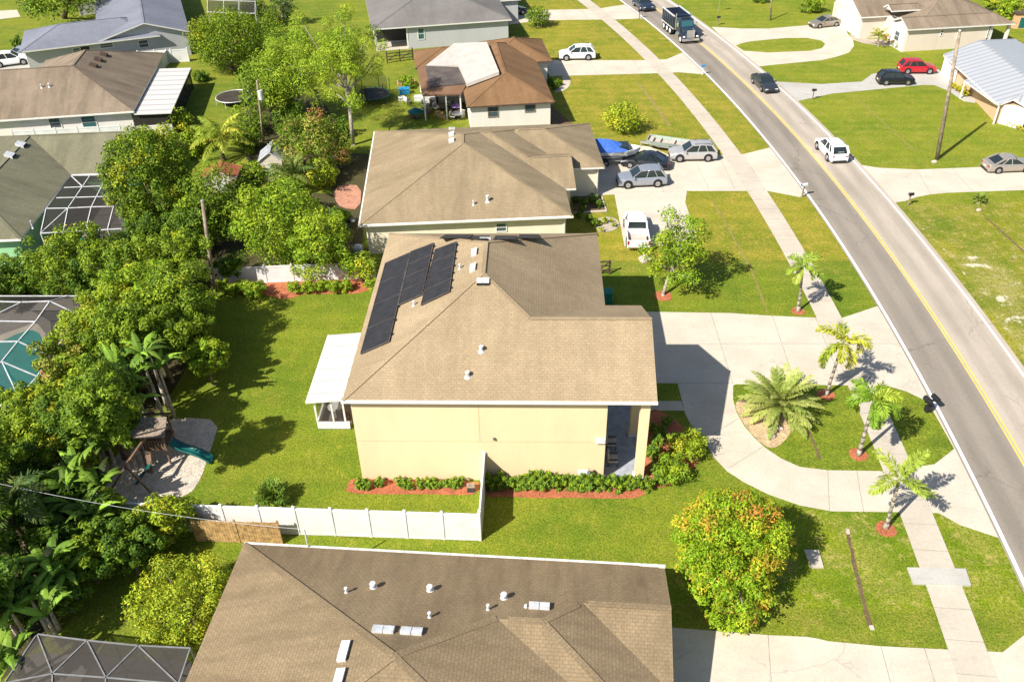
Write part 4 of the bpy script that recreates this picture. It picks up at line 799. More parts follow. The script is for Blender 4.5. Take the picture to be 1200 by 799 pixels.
# specimen trees
tree('shade_tree','airy bright green tree in a mulch ring on the front lawn beside the white pickup',797,292,3.6,45,'fresh',6500,.24,.95,34,base=(777,346),trunk='trunk_pale',tr=.13,limbs=16,irr=.3,br=(.17,.27),seed=3)
def mango_pick(bl,B,rg):
    o=[]
    for b,q in bl:
        x,y=P(B+np.array(b)); warm=.62 if (y<625 or x>915) else .10
        if 880<x<930 and y>640: warm=.5
        o.append(rg.choice([2,2,3,3,4]) if rg.random()<warm*.75 else rg.choice([0,1,0]))
    return np.array(o)
PAL['mangor']=[(7,(.20,.33,.012)),(5,(.34,.43,.02)),(1.6,(.52,.31,.035)),(2.4,(.50,.44,.03)),(.3,(.48,.21,.04))]
tree('mango_tree','big round mango tree flushed with orange leaves in the foreground',857,632,3.2,80,'mangor',40000,.165,.95,170,seed=5,br=(.11,.16),irr=.07,limbs=4,pmix=.72,extra=[(858,692,1.7,60,60),(828,668,2.0,46,26),(815,618,2.2,36,26),(905,640,2.0,38,26)],pick=mango_pick)
tree('citrus_tree','large yellow green citrus tree beside the near brown roof',216,703,2.0,68,'yellow',19000,.145,.70,90,seed=7,br=(.13,.22),irr=.2,shell=.6,pmix=.45)
tree('lime_bush','lime green bushy tree growing over the white fence near the swing',193,606,2.0,36,'lime',3600,.24,.8,28,seed=8,irr=.2,br=(.22,.34))
tree('small_tree','small yellow green tree on the lawn behind the blue covered boat',731,138,1.5,26,'yellow',2600,.30,.9,24,seed=9,irr=.2)
tree('small_tree','dense dark green round tree on the lawn by the grey roofed house',631,19,1.5,15,'green',1900,.28,1.1,20,seed=10,irr=.1)
tree('mango_tree','round mango tree with yellow new leaves beside the blue grey roofed house',266,46,3.8,50,'mangoy',20000,.26,.95,100,seed=11,br=(.18,.26),irr=.1)
tree('large_tree','very large dark green round tree beside the white framed screen enclosure',174,208,5.6,62,'mangoy',30000,.24,1.2,150,seed=12,br=(.13,.19),irr=.08)
tree('large_tree','green tree just left of the long bare utility pole',246,243,3.6,42,'green',9500,.26,1.1,44,seed=13,irr=.2)
tree('large_tree','green leafy tree behind the round flat trampoline and pole',318,102,4.0,40,'green',10000,.30,1.1,44,seed=14,irr=.2)
tree('pine_tree','tall airy pine with a bare trunk near the netted trampoline',400,66,9.2,46,'pine',19000,.26,1.05,46,seed=15,base=(414,170),trunk='trunk_pale',tr=.2,irr=.35,br=(.17,.28),asp=.25,limbs=18)
tree('pine_tree','broad light green pine left of the tall bare trunk',350,74,6.5,52,'pine',21000,.26,1.0,56,seed=16,base=(378,130),trunk='trunk_pale',tr=.22,irr=.3,br=(.18,.3),asp=.25,limbs=16)
tree('mango_tree','mango tree with reddish brown new leaves behind the garden shed',367,167,3.0,46,'redd',12000,.27,.95,56,seed=17,br=(.18,.26))
tree('fruit_tree','large spreading green tree over the back fence beside the utility pole',324,262,3.8,54,'fresh',15000,.24,1.0,64,seed=18,irr=.22,br=(.18,.28))
tree('fruit_tree','green tree between the mulched fence bed and the ivory house',374,284,3.2,42,'fresh',10000,.24,1.05,46,seed=19,irr=.22,br=(.18,.28))
tree('citrus_tree','small citrus tree in the orange mulch bed by the house corner',422,311,1.6,21,'lime',1500,.25,.8,18,seed=20,irr=.25)
tree('oak_tree','open crowned oak casting shade on the lawn at the top left',72,-12,5.5,52,'green',4200,.5,.55,34,seed=21,base=(76,22),trunk='trunk_dark',tr=.35,irr=.25,limbs=16)
tree('shrub','dark shrub at the top left corner of the lawn',38,6,1.0,18,'dark',900,.4,.7,14,seed=22,cat='shrub')
tree('shrub','round green shrub at the far top edge east of the road',952,5,1.2,14,'green',1100,.35,.9,14,seed=23,cat='shrub')
tree('shrub','leafy green tree behind the brown roofed ranch house',1183,10,2.2,15,'fresh',1600,.4,1.,16,seed=24)
tree('shrub','bright green bush by the fence at the top right corner',1160,4,1.0,9,'lime',500,.4,1.,10,seed=25,cat='shrub')
tree('shrub','small dark shrub at the top edge near the street sign',892,-3,.8,11,'dark',500,.35,.7,10,seed=26,cat='shrub')
tree('bushy_tree','tall leaning tree immediately left of the playset roof',113,480,7.2,42,'green',11000,.225,1.0,42,seed=77,base=(84,548),irr=.3,br=(.16,.3),trunk='trunk_dark',group='trees and shrubs of the western belt')
# the belt of trees and shrubs along the western boundary
belt=[(14,322,1.3,20,'belt','spreading green bush below the pale green house wall'),(70,304,3.5,37,'belt','shrub mottled with orange in front of the screen enclosure'),(108,293,3.9,33,'belt','yellow flushed shrub beside the screen enclosure'),
(152,314,3.5,35,'belt','light green shrub under the largest dark tree'),(95,324,2.6,32,'dark','dark green shrub behind the pool cage top rail'),(190,308,3.1,30,'green','green bush between the largest dark tree and the pole'),
(212,296,4.2,27,'belt','leafy bush at the foot of the tree left of the pole'),(168,352,3.9,40,'fresh','bright green bush southeast of the pool cage corner'),(212,348,4.2,41,'belt','wide green bush beside the foot of the long utility pole'),
(130,371,3.9,40,'lime','lime shrub crowding the pool cage corner'),(222,384,3.1,32,'green','green bush on the edge of the shaded lawn'),(185,394,3.9,35,'belt','bush above the upper banana leaves'),
(95,394,3.1,32,'lime','yellow green shrub beside the teal pool'),(75,428,3.1,33,'redd','shrub with brownish tips beside the pool cage'),(105,446,2.8,30,'lime','lime shrub left of the banana plants'),
(52,496,3.3,37,'belt','orange tipped shrub below the pool cage'),(18,511,2.6,37,'lime','yellow green shrub at the left edge below the pool cage'),(85,516,2.8,32,'lime','lime shrub left of the playset sand'),
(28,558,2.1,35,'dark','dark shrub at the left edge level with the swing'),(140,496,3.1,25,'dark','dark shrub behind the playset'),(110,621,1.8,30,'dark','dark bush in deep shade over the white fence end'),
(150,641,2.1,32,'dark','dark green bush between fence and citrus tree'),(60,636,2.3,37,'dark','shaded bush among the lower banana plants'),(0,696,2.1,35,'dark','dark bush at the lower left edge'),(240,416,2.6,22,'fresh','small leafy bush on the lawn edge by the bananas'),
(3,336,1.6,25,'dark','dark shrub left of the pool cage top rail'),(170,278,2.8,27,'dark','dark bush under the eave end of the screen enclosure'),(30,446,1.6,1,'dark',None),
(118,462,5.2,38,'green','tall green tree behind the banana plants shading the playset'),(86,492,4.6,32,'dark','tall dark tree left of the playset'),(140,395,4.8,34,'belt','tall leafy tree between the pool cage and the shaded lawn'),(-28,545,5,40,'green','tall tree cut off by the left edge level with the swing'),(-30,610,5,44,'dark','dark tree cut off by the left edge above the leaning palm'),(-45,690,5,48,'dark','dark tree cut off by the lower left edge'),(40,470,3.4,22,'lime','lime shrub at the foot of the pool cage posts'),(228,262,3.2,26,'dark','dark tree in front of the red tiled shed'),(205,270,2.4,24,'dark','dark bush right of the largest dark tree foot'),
(270,312,1.6,14,'dark','dark shrub at the west end of the back white fence'),(45,325,1.6,24,'dark','dark shrub above the pool cage top rail'),(135,345,3.2,28,'green','green shrub over the pool cage top corner'),
(100,418,2.4,26,'belt','green shrub leaning over the pool edge'),(62,462,1.6,24,'belt','bushy shrub at the corner of the pool cage'),(155,400,4.4,30,'green','tree behind the upper banana leaves'),(192,338,3.4,28,'fresh','leafy tree left of the utility pole foot'),
(130,430,3.6,26,'dark','dark tree behind the banana crowns'),(10,600,3.2,32,'dark','dark tree above the lower banana plants at the left edge'),(80,590,2.0,26,'dark','dark bush between the banana plants by the swing'),(70,690,1.8,26,'dark','dark bush right of the lower banana plants'),(120,600,2.2,22,'green','green bush left of the fence end'),(100,650,2.2,26,'belt','bush between the shaded banana plants and citrus tree'),(15,480,2.0,26,'belt','green shrub at the left edge just below the pool')]
for i,(x,y,z,r,p_,lb) in enumerate(belt):
    if lb: tree('shrub' if z<2 else 'bushy_tree',lb,x,y,z,r*1.12,p_,int(r*250),.225,1.0,42,seed=40+i,group='trees and shrubs of the western belt',cat='shrub' if z<2 else 'tree',irr=.32,br=(.16,.30))
for i,(x,y,z,n_,L,lb) in enumerate([(150,426,5.3,16,2.6,'banana plant with broad pale leaves left of the lawn shadow'),(180,414,5.1,15,2.5,'banana plant nearest the shaded lawn'),(120,456,4.7,15,2.4,'banana plant beside the pool cage shrubs'),(148,452,4.3,12,2.1,'banana plant just above the playset roof'),
 (112,512,3.0,13,2.0,'shaded banana plant left of the playset'),(85,554,3.2,15,2.3,'banana plant left of the swing frame'),(120,560,2.6,12,1.8,'small dark banana plant at the swing leg'),(45,594,3.2,14,2.2,'banana plant by the left edge above the fence line'),(95,600,3.0,12,2.,'banana plant at the buried end of the white fence'),
 (55,654,3.2,15,2.3,'banana plant in the shaded lower left garden'),(22,694,3.2,15,2.3,'banana plant near the lower left edge'),(48,709,2.8,13,2.0,'banana plant just above the weathered screen enclosure'),(5,754,2.8,12,2.,'banana plant at the bottom left corner')]):
    banana(lb,x,y,z,n_+6,L*.92,.46,60+i,group='banana plants along the western boundary')
# lawn edge plants and hedges
def shrub_proto(pal,r,n,ls,seed,name='hedge_shrub'):
    rg=np.random.default_rng(seed); t=thing(name,'x','shrub'); bl=[(b+np.array([0,0,r*.9]),q) for b,q in blobs_for(r,r*.9,12,rg,.2)]; v,f,c=leafcloud(bl,n,ls,PAL[pal],rg,.4,.5); v[:,2]=np.maximum(v[:,2],.03); colmesh('foliage',v,f,c,t)
    mb=MB(); 
    for k in range(4): a=k*1.6; mb.path([(0,0,-.02),(math.cos(a)*r*.3,math.sin(a)*r*.3,r*.6),(math.cos(a)*r*.5,math.sin(a)*r*.5,r*1.1)],[.02,.015,.008],5)
    mb.build('stem','trunk_dark',t); return t
def row(proto,pts,label,group,first=True,sc=(.85,1.15),zs=1.):
    rr=random.Random(len(pts)); 
    for i,(x,y) in enumerate(pts):
        o=proto if (first and i==0) else copy_tree(proto); s=rr.uniform(*sc); o.location=(x,y,0); o.rotation_euler=(0,0,rr.uniform(0,6.28)); o.scale=(s,s,s*zs*rr.uniform(.9,1.1)); tag(o,label,'shrub',group)
hp=shrub_proto('hedge',.50,900,.16,1); row(hp,[(8.15+i*.62,-.28+.06*math.sin(i*2)) for i in range(16)],'small glossy shrub in the hedge along the cream wall right of the white gate','hedge shrubs right of the white gate',zs=1.25)
hp2=shrub_proto('hedge',.40,560,.15,2); row(hp2,[(.35,-.35),(.75,-.45),(1.5,-.2),(2.8,-.3),(3.25,-.4),(3.95,-.35),(4.5,-.2),(4.95,-.3),(5.5,-.25),(5.95,-.3),(6.2,-.15)],'low green shrub in the mulch bed left of the white gate','low shrubs left of the white gate')
hp3=shrub_proto('fresh',.75,1200,.18,3); P3=[W(x,y,.4)[:2] for x,y in ((262,338),(272,340),(283,338),(294,341),(305,338),(300,345),(345,338),(362,338),(378,336),(392,338),(405,336),(436,334))]; row(hp3,[tuple(p) for p in P3],'leafy green shrub in the mulch bed along the back fence','shrubs along the back fence')
hp4=shrub_proto('hedge',.45,650,.17,4)
P4=[W(x,y,.4)[:2] for x,y in ((766,500),(770,515),(765,530),(768,548),(782,492),(775,504),(790,512),(772,560))]; row(hp4,[tuple(p) for p in P4],'dark green shrub in the bed beside the porch column','shrubs beside the porch column')
tree('shrub','bright yellow green shrub at the driveway bend beside the porch bed',806,522,1.0,24,'lime',3200,.17,.85,22,seed=91,cat='shrub',pmix=.4)
tree('shrub','low spreading yellow green shrub between the hedge end and the lawn',788,550,.7,22,'fresh',2400,.17,.7,20,seed=92,cat='shrub')
hp5=shrub_proto('croton',.5,420,.2,5); P5=[W(x,y,.4)[:2] for x,y in ((1117,100),(1122,103),(1127,106),(1133,109))]; row(hp5,[tuple(p) for p in P5],'yellow croton bush beside the orange brick wall','yellow crotons by the metal roofed house')
P5=[W(x,y,.3)[:2] for x,y in ((1176,141),(1182,144),(1188,146),(1195,149),(1202,152))]; row(hp5,[tuple(p) for p in P5],'yellow flowering shrub in the bed at the right edge below the metal roof','yellow shrubs at the right edge',first=False,sc=(.6,.8))
hp6=shrub_proto('rust',.5,380,.2,6); P6=[W(x,y,.4)[:2] for x,y in ((1038,44),(1043,48),(1048,51),(1053,54))]; row(hp6,[tuple(p) for p in P6],'rounded rust coloured bush along the white gable wall','rust bushes along the white gable wall')
P5=[W(x,y,.3)[:2] for x,y in ((1020,40),(1026,41),(1035,42))]; row(hp5,[tuple(p) for p in P5],'yellow bush in the bed of the cream ranch house','yellow bushes by the cream ranch house',first=False,sc=(.6,.8))
hp7=shrub_proto('dark',.6,500,.2,7); P7=[W(x,y,.3)[:2] for x,y in ((675,234),(684,238),(694,235),(702,240),(678,252),(690,256),(697,262),(682,246))]; row(hp7,[tuple(p) for p in P7],'dark low shrub in the shaded entry bed of the ivory house','shaded entry bed shrubs',sc=(.6,.9))
P7=[W(x,y,.3)[:2] for x,y in ((640,92),(645,97),(650,103),(655,98))]; row(hp7,[tuple(p) for p in P7],'dark shrub beside the garage of the rust brown roofed house','shrubs beside the rust brown roofed house',first=False,sc=(.8,1.1))
hp8=shrub_proto('yellow',.4,350,.2,8); P8=[W(x,y,.3)[:2] for x,y in ((703,260),(709,258),(716,257),(705,268),(720,262))]; row(hp8,[tuple(p) for p in P8],'small yellow flowering plant in the stony bed by the pickup','yellow plants in the stony bed',sc=(.5,.8))
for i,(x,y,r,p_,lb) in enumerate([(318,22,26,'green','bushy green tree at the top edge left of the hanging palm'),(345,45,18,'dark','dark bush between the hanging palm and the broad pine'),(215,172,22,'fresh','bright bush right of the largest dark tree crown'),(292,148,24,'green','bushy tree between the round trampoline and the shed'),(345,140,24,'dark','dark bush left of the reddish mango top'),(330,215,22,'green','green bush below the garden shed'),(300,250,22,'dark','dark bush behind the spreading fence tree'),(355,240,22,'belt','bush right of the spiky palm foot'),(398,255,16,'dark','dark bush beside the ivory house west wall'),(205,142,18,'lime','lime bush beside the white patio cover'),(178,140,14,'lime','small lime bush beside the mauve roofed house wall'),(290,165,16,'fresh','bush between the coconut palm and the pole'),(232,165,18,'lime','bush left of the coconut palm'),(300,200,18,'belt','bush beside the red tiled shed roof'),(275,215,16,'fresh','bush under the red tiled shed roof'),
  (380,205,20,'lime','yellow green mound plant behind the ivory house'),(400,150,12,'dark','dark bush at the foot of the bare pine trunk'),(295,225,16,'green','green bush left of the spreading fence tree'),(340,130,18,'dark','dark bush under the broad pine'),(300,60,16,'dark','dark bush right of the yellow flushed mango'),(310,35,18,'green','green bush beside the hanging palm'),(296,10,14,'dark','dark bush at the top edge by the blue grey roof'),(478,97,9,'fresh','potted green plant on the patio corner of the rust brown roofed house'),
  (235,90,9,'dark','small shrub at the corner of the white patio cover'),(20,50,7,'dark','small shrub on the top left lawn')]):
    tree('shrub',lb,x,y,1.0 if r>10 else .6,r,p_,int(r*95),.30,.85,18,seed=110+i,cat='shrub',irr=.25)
# ================================================================== VEHICLES
def loft(mb,secs,mi=0):
    n=len(secs[0]); b=len(mb.v); mb.v+=[tuple(p) for s in secs for p in s]
    for i in range(len(secs)-1):
        for k in range(n): mb.f.append((b+i*n+k,b+i*n+(k+1)%n,b+(i+1)*n+(k+1)%n,b+(i+1)*n+k)); mb.m.append(mi)
    mb.f.append(tuple(b+k for k in range(n))[::-1]); mb.m.append(mi); mb.f.append(tuple(b+(len(secs)-1)*n+k for k in range(n))); mb.m.append(mi)
def bodysec(x,hw,z0,z1,f=.90): return [(x,-hw*.94,z0),(x,-hw,z0+.16),(x,-hw,z0+(z1-z0)*.72),(x,-hw*f,z1),(x,-hw*f*.5,z1+.02),(x,hw*f*.5,z1+.02),(x,hw*f,z1),(x,hw,z0+(z1-z0)*.72),(x,hw,z0+.16),(x,hw*.94,z0)]
def wheel(t,x,y,r,w=.24,rim='rim'):
    sgn=1 if y>0 else -1; o=MB().tube((0,-w/2,0),(0,w/2,0),r,n=20).build('wheel','rubber',t,loc=(x,y,r)); 
    m=MB().tube((0,sgn*(w/2-.03),0),(0,sgn*(w/2+.012),0),r*.66,r*.6,16)
    for k in range(5): a=k*1.2566; m.bar((0,sgn*(w/2+.016),0),(math.cos(a)*r*.58,sgn*(w/2+.016),math.sin(a)*r*.58),.05,.02)
    m.build('rim',rim,o); return o
KIND=dict(
 suv=dict(L=4.75,W=1.90,g=.27,st=[(2.37,.74,.62),(2.30,.90,.84),(1.75,.96,.98),(1.05,.97,1.06),(0.2,1.,1.04),(-1.6,1.,1.06),(-2.28,.96,1.02),(-2.37,.90,.86)],bel=(1.12,-2.26),top=(.22,-1.72),zr=1.72,wr=.39,wb=(1.45,-1.42),tw=.76),
 sedan=dict(L=4.8,W=1.84,g=.2,st=[(2.40,.70,.50),(2.30,.90,.70),(1.7,.96,.82),(.95,.97,.90),(0,1.,.90),(-1.35,1.,.93),(-2.25,.94,.92),(-2.40,.86,.75)],bel=(1.12,-1.95),top=(.18,-.98),zr=1.44,wr=.33,wb=(1.42,-1.38),tw=.74),
 pickup=dict(L=5.7,W=1.98,g=.36,st=[(2.85,.80,.80),(2.76,.94,1.02),(2.0,.98,1.10),(1.3,.98,1.14),(.5,1.,1.14),(-.70,1.,1.14)],bel=(1.38,-.72),top=(.78,-.55),zr=1.90,wr=.41,wb=(1.85,-1.75),tw=.80),
 van=dict(L=4.9,W=1.9,g=.25,st=[(2.45,.74,.60),(2.38,.90,.85),(1.75,.96,.98),(1.2,.97,1.05),(0.2,1.,1.05),(-1.6,1.,1.05),(-2.35,.96,1.0),(-2.45,.90,.84)],bel=(1.25,-2.38),top=(.5,-2.2),zr=1.78,wr=.36,wb=(1.42,-1.42),tw=.78))
def car(label,kind,px,py,yaw,col,cat='car',name='parked_car',sc=1.,rim='rim',group=None,extra=None,rails=False,wind='car_glass',at=None):
    k=KIND[kind]; c=W(px,py,.0) if at is None else np.array(at); t=thing(name,label,cat,(c[0],c[1],.03),yaw,group); t.scale=(sc,sc,sc); hw=k['W']/2; g=k['g']
    mb=MB(); loft(mb,[bodysec(x,hw*f,g,z) for x,f,z in k['st']][::-1])
    zb=max(z for x,f,z in k['st'])-.03; bx0,bx1=k['bel'][1],k['bel'][0]; tx0,tx1=k['top'][1],k['top'][0]; zr=k['zr']; bw=hw*.90; tw=hw*k['tw']
    # roof skin and pillars
    rs=[]
    for x_,z_,f_ in ((tx0-.06,zr-.10,.97),(tx0+.25,zr-.01,1.),((tx0+tx1)/2,zr+.03,1.),(tx1-.35,zr+.0,.99),(tx1+.06,zr-.075,.95)): rs.append([(x_,-tw*f_-.03,z_-.06),(x_,-tw*f_-.03,z_-.01),(x_,-tw*f_*.8,z_+.035),(x_,0,z_+.05),(x_,tw*f_*.8,z_+.035),(x_,tw*f_+.03,z_-.01),(x_,tw*f_+.03,z_-.06)])
    loft(mb,rs)
    for s in (-1,1):
        for (a,b_,w_) in (((bx1,s*bw,zb),(tx1,s*tw,zr-.03),.08),((bx0,s*bw,zb),(tx0,s*tw,zr-.03),.20 if kind=='suv' else .14)): mb.bar(a,b_,w_,w_*.8)
        for f in ((.48,) if kind=='pickup' else (.42,.74)):
            xb=bx1+(bx0-bx1)*f; xt=tx1+(tx0-tx1)*(f*.9); mb.bar((xb,s*bw,zb),(xt,s*tw,zr-.03),.07,.07)
    if kind=='pickup':
        x0,x1=-2.85,-.70; mb.box(x0,x1,-hw,-hw+.09,g,1.14); mb.box(x0,x1,hw-.09,hw,g,1.14); mb.box(x0,x0+.08,-hw+.09,hw-.09,g+.1,1.14); mb.box(x0+.08,x1,-hw+.09,hw-.09,g,.66)
        mb.box(-.80,-.70,-hw+.09,hw-.09,.66,1.14)
    t_b=mb.build('body',col,t,smooth=False,bev=.035)
    if kind=='pickup': MB().box(-2.77,-.80,-hw+.092,hw-.092,.66,.70).build('bed_liner','boat_inner',t)
    gl=MB(); e=.012; gl.add([(bx0+.02,-bw+e,zb-.02),(bx1-.02,-bw+e,zb-.02),(bx1-.02,bw-e,zb-.02),(bx0+.02,bw-e,zb-.02),(tx0+.01,-tw+e,zr-.04),(tx1,-tw+e,zr-.04),(tx1,tw-e,zr-.04),(tx0+.01,tw-e,zr-.04)],[(0,3,2,1),(4,5,6,7),(0,1,5,4),(1,2,6,5),(2,3,7,6),(3,0,4,7)]); gl.build('windows',wind,t)
    for x in k['wb']:
        for s in (-1,1):
            wheel(t,x,s*(hw-.10),k['wr'],.24,rim)
    for x in k['wb']:
        for s in (-1,1): MB().tube((x,s*(hw-.2),k['wr']+.03),(x,s*(hw+.004),k['wr']+.03),k['wr']*1.17,n=20).build('wheel_arch','black_plastic',t)
    xf=k['st'][0][0]; xr=k['st'][-1][0] if kind!='pickup' else -2.85; zf=k['st'][1][2]-.17
    for s in (-1,1):
        MB().box(xf-.20,xf-.02,s*hw*.62-.17,s*hw*.62+.17,zf-.07,zf+.08).build('headlight','lamp_clear',t,bev=.02)
        if kind=='pickup': MB().box(xr-.012,xr+.06,s*(hw-.09)-.08,s*(hw-.09)+.08,.72,1.08).build('taillight','lamp_red',t)
        else: MB().box(xr-.01,xr+.16,s*hw*.72-.14,s*hw*.72+.14,k['st'][-1][2]-.12,k['st'][-1][2]+.02).build('taillight','lamp_red',t,bev=.02)
        MB().box(bx1-.28,bx1-.12,s*(bw+.16)-.11,s*(bw+.16)+.11,zb+.02,zb+.17).build('mirror',col,t,bev=.03)
    MB().box(xf-.03,xf+.015,-hw*.42,hw*.42,g+.12,zf-.08).build('grille','black_plastic',t); MB().box(xf-.12,xf+.03,-hw*.7,hw*.7,g+.0,g+.12).build('bumper','black_plastic',t,bev=.02)
    MB().box(xr-.015,xr+.02,-.26,.26,g+.30,g+.44).build('licence_plate','plate',t)
    MB().box(xr-.03,xr+.12,-hw*.75,hw*.75,g,g+.14).build('bumper','black_plastic' if kind!='pickup' else 'chrome',t,bev=.02)
    if rails:
        for s in (-1,1): MB().bar((tx0+.2,s*tw*.82,zr+.06),(tx1-.2,s*tw*.82,zr+.06),.04,.05).build('roof_rail','black_plastic',t)
    if extra: extra(t,k)
    return t
def yaw(x0,y0,x1,y1): a=W(x0,y0);b=W(x1,y1); return math.atan2(b[1]-a[1],b[0]-a[0])     # from rear to front
def ryaw(y): return math.atan2(1,-(.00324*y-.0468))
car('white suv parked alone on the driveway of the rust brown roofed house','suv',676,69,yaw(700,70,655,71),'paint_white',rails=True)
car('silver suv parked nearest the road on the three car driveway','suv',811,186,yaw(838,186,786,187),'paint_silver',rails=True)
car('black sedan parked between the silver suv and the grey suv','sedan',756,195,yaw(783,199,728,194),'paint_black')
car('grey suv parked alongside the black sedan on the front driveway','suv',751,216,yaw(780,215,722,218),'paint_grey',rails=False)
car('white pickup truck with an open bed parked on the pad by the lawn','pickup',745,277,yaw(747,292,740,246),'paint_white','pickup truck','pickup_truck',.97)
car('bright red hatchback on the driveway of the metal roofed house','suv',1073,85,yaw(1050,86,1096,86),'paint_red',sc=.93)
car('glossy black hatchback in front of the red hatchback','suv',1048,98,yaw(1026,98,1070,98),'paint_black',sc=.9)
car('dark grey sedan driving on the road towards the camera','sedan',888,94,0,'paint_dark',name='moving_car',at=(xc(66.5)+1.7,66.5,0)).rotation_euler=(0,0,ryaw(66.5)+math.pi)
car('tan grey sedan parked before the garage of the cream ranch house','sedan',966,31,yaw(984,29,950,33),'paint_sand',sc=.95)
car('tan sedan parked at the right edge of the photo','sedan',1180,199,yaw(1150,200,1210,198),'paint_tan')
car('black car cut off by the top edge on the road behind the dump truck','suv',756,6,0,'paint_navy',name='moving_car',at=(xc(100.6)-1.9,100.6,0)).rotation_euler=(0,0,ryaw(100.6)+math.pi)
car('white off road vehicle parked beside the white fence at the top left','suv',15,76,yaw(-6,78,32,73),'paint_white',sc=1.0)
car('blue grey car half hidden behind the white off road vehicle','sedan',32,66,yaw(15,70,45,60),'paint_grey',sc=.95)
car('dark car in the shade beside the grey roofed house','suv',600,18,yaw(590,20,618,15),'paint_black',sc=.95)
def police(t,k):
    for y in (-.3,0,.3): MB().box(-1.6,-1.45,y-.1,y+.1,1.738,1.752).build('roof_number','police_green',t)
    for s in (-1,1):
        for x in (-.9,-.45,0,.4): MB().box(x,x+.2,s*.956-.006,s*.956+.006,.72,.84).build('door_marking','police_green',t); MB().box(-2.33,-2.30,-.3,.3,1.25,1.33).build('window_lettering','plate',t)
o=car('white patrol style suv with green markings driving away on the road','suv',973,180,0,'paint_white',name='moving_car',extra=police,at=(xc(47.0)+1.75,47.0,0),rails=True); o.rotation_euler=(0,0,ryaw(47.0))
# dump truck
def dump():
    y=86.8; t=thing('dump_truck','dark blue dump truck with chrome grille driving down the road','truck',(xc(y)-1.55,y,.03),ryaw(y)+math.pi)
    b=MB(); b.box(-4.3,2.5,-.45,.45,.75,1.05); b.build('chassis','black_plastic',t)
    d=MB(); x0,x1,hw,zt,zb=-4.4,.35,1.22,2.75,1.15
    for s in (-1,1): d.add([(x0,s*hw,zb),(x1,s*hw,zb),(x1,s*hw,zt),(x0,s*hw,zt),(x0,s*(hw-.1),zb),(x1,s*(hw-.1),zb),(x1,s*(hw-.1),zt),(x0,s*(hw-.1),zt)],[(0,1,2,3) if s<0 else (3,2,1,0),(7,6,5,4) if s<0 else (4,5,6,7),(3,2,6,7),(0,3,7,4),(1,5,6,2),(0,4,5,1)])
    d.box(x0,x1,-hw+.1,hw-.1,zb,zb+.12); d.box(x1-.1,x1,-hw+.1,hw-.1,zb+.12,zt+.15); d.box(x0,x0+.1,-hw+.1,hw-.1,zb+.12,zt-.1)
    for s in (-1,1):
        for k in range(7): d.box(x0+.3+k*.68,x0+.38+k*.68,s*(hw+.04)-.04,s*(hw+.04)+.04,zb,zt-.05)
    d.build('dump_body','paint_navy',t); r=MB()
    for s in (-1,1): r.box(x0,x1,s*hw-.09,s*hw+.09,zt,zt+.1); r.box(x0,x1,s*(hw)-.07,s*(hw)+.07,zb-.1,zb)
    r.build('side_rail','galv_light',t); MB().box(x0+.1,x1-.1,-hw+.1,hw-.1,zb+.12,zb+.25).build('load','soil',t)
    c=MB(); c.add([(.6,-1.05,1.05),(2.2,-1.05,1.05),(2.2,1.05,1.05),(.6,1.05,1.05),(.6,-1.,2.75),(1.9,-.95,2.75),(1.9,.95,2.75),(.6,1.,2.75)],[(0,3,2,1),(4,5,6,7),(0,1,5,4),(1,2,6,5),(2,3,7,6),(3,0,4,7)]); c.build('cab','paint_navy',t,bev=.06)
    g=MB(); g.add([(2.145,-.85,1.85),(2.145,.85,1.85),(1.96,.8,2.6),(1.96,-.8,2.6)],[(0,1,2,3)]); 
    for s in (-1,1): g.add([(.85,s*1.06,1.8),(1.85,s*1.06,1.8),(1.7,s*1.03,2.5),(.85,s*1.03,2.5)],[(0,1,2,3) if s<0 else (3,2,1,0)])
    g.build('windows','glass_teal',t)
    hd=MB(); loft(hd,[[(x,-w_,.85),(x,-w_,z),(x,-w_*.5,z+.14),(x,w_*.5,z+.14),(x,w_,z),(x,w_,.85)] for x,w_,z in ((2.1,.85,1.75),(3.6,.62,1.62))][::-1]); hd.build('hood','paint_navy',t)
    for s in (-1,1):
        f=MB(); loft(f,[[(x,s*.62,z-.1),(x,s*1.2,z-.12),(x,s*1.2,z-.02),(x,s*.62,z)] for x,z in ((2.3,.95),(2.6,1.25),(3.0,1.35),(3.4,1.25),(3.75,.95))]); f.build('fender','paint_navy',t)
        MB().box(3.62,3.78,s*.95-.16,s*.95+.16,.85,1.05).build('headlight','lamp_clear',t,bev=.03); MB().tube((.5,s*1.02,1.),(.5,s*1.02,3.2),.08).build('exhaust_stack','chrome',t); MB().box(2.0,2.12,s*1.4-.1,s*1.4+.1,1.9,2.4).build('mirror','chrome',t); MB().tube((1.2,s*.95,.75),(2.2,s*.95,.75),.3,n=14).build('fuel_tank','chrome',t)
    gr=MB().box(3.6,3.72,-.55,.55,.78,1.78); gr.build('grille_surround','chrome',t); MB().box(3.72,3.735,-.42,.42,.88,1.66).build('grille','galv',t); MB().box(3.75,3.95,-1.2,1.2,.42,.76).build('bumper','chrome',t,bev=.04)
    MB().box(1.0,1.7,-.6,.6,2.76,2.84).build('roof_visor','black_plastic',t)
    for x in (3.05,-1.0,-2.2,-3.5):
        for s in (-1,1): wheel(t,x,s*1.0,.52,.42,'galv_light')
dump()
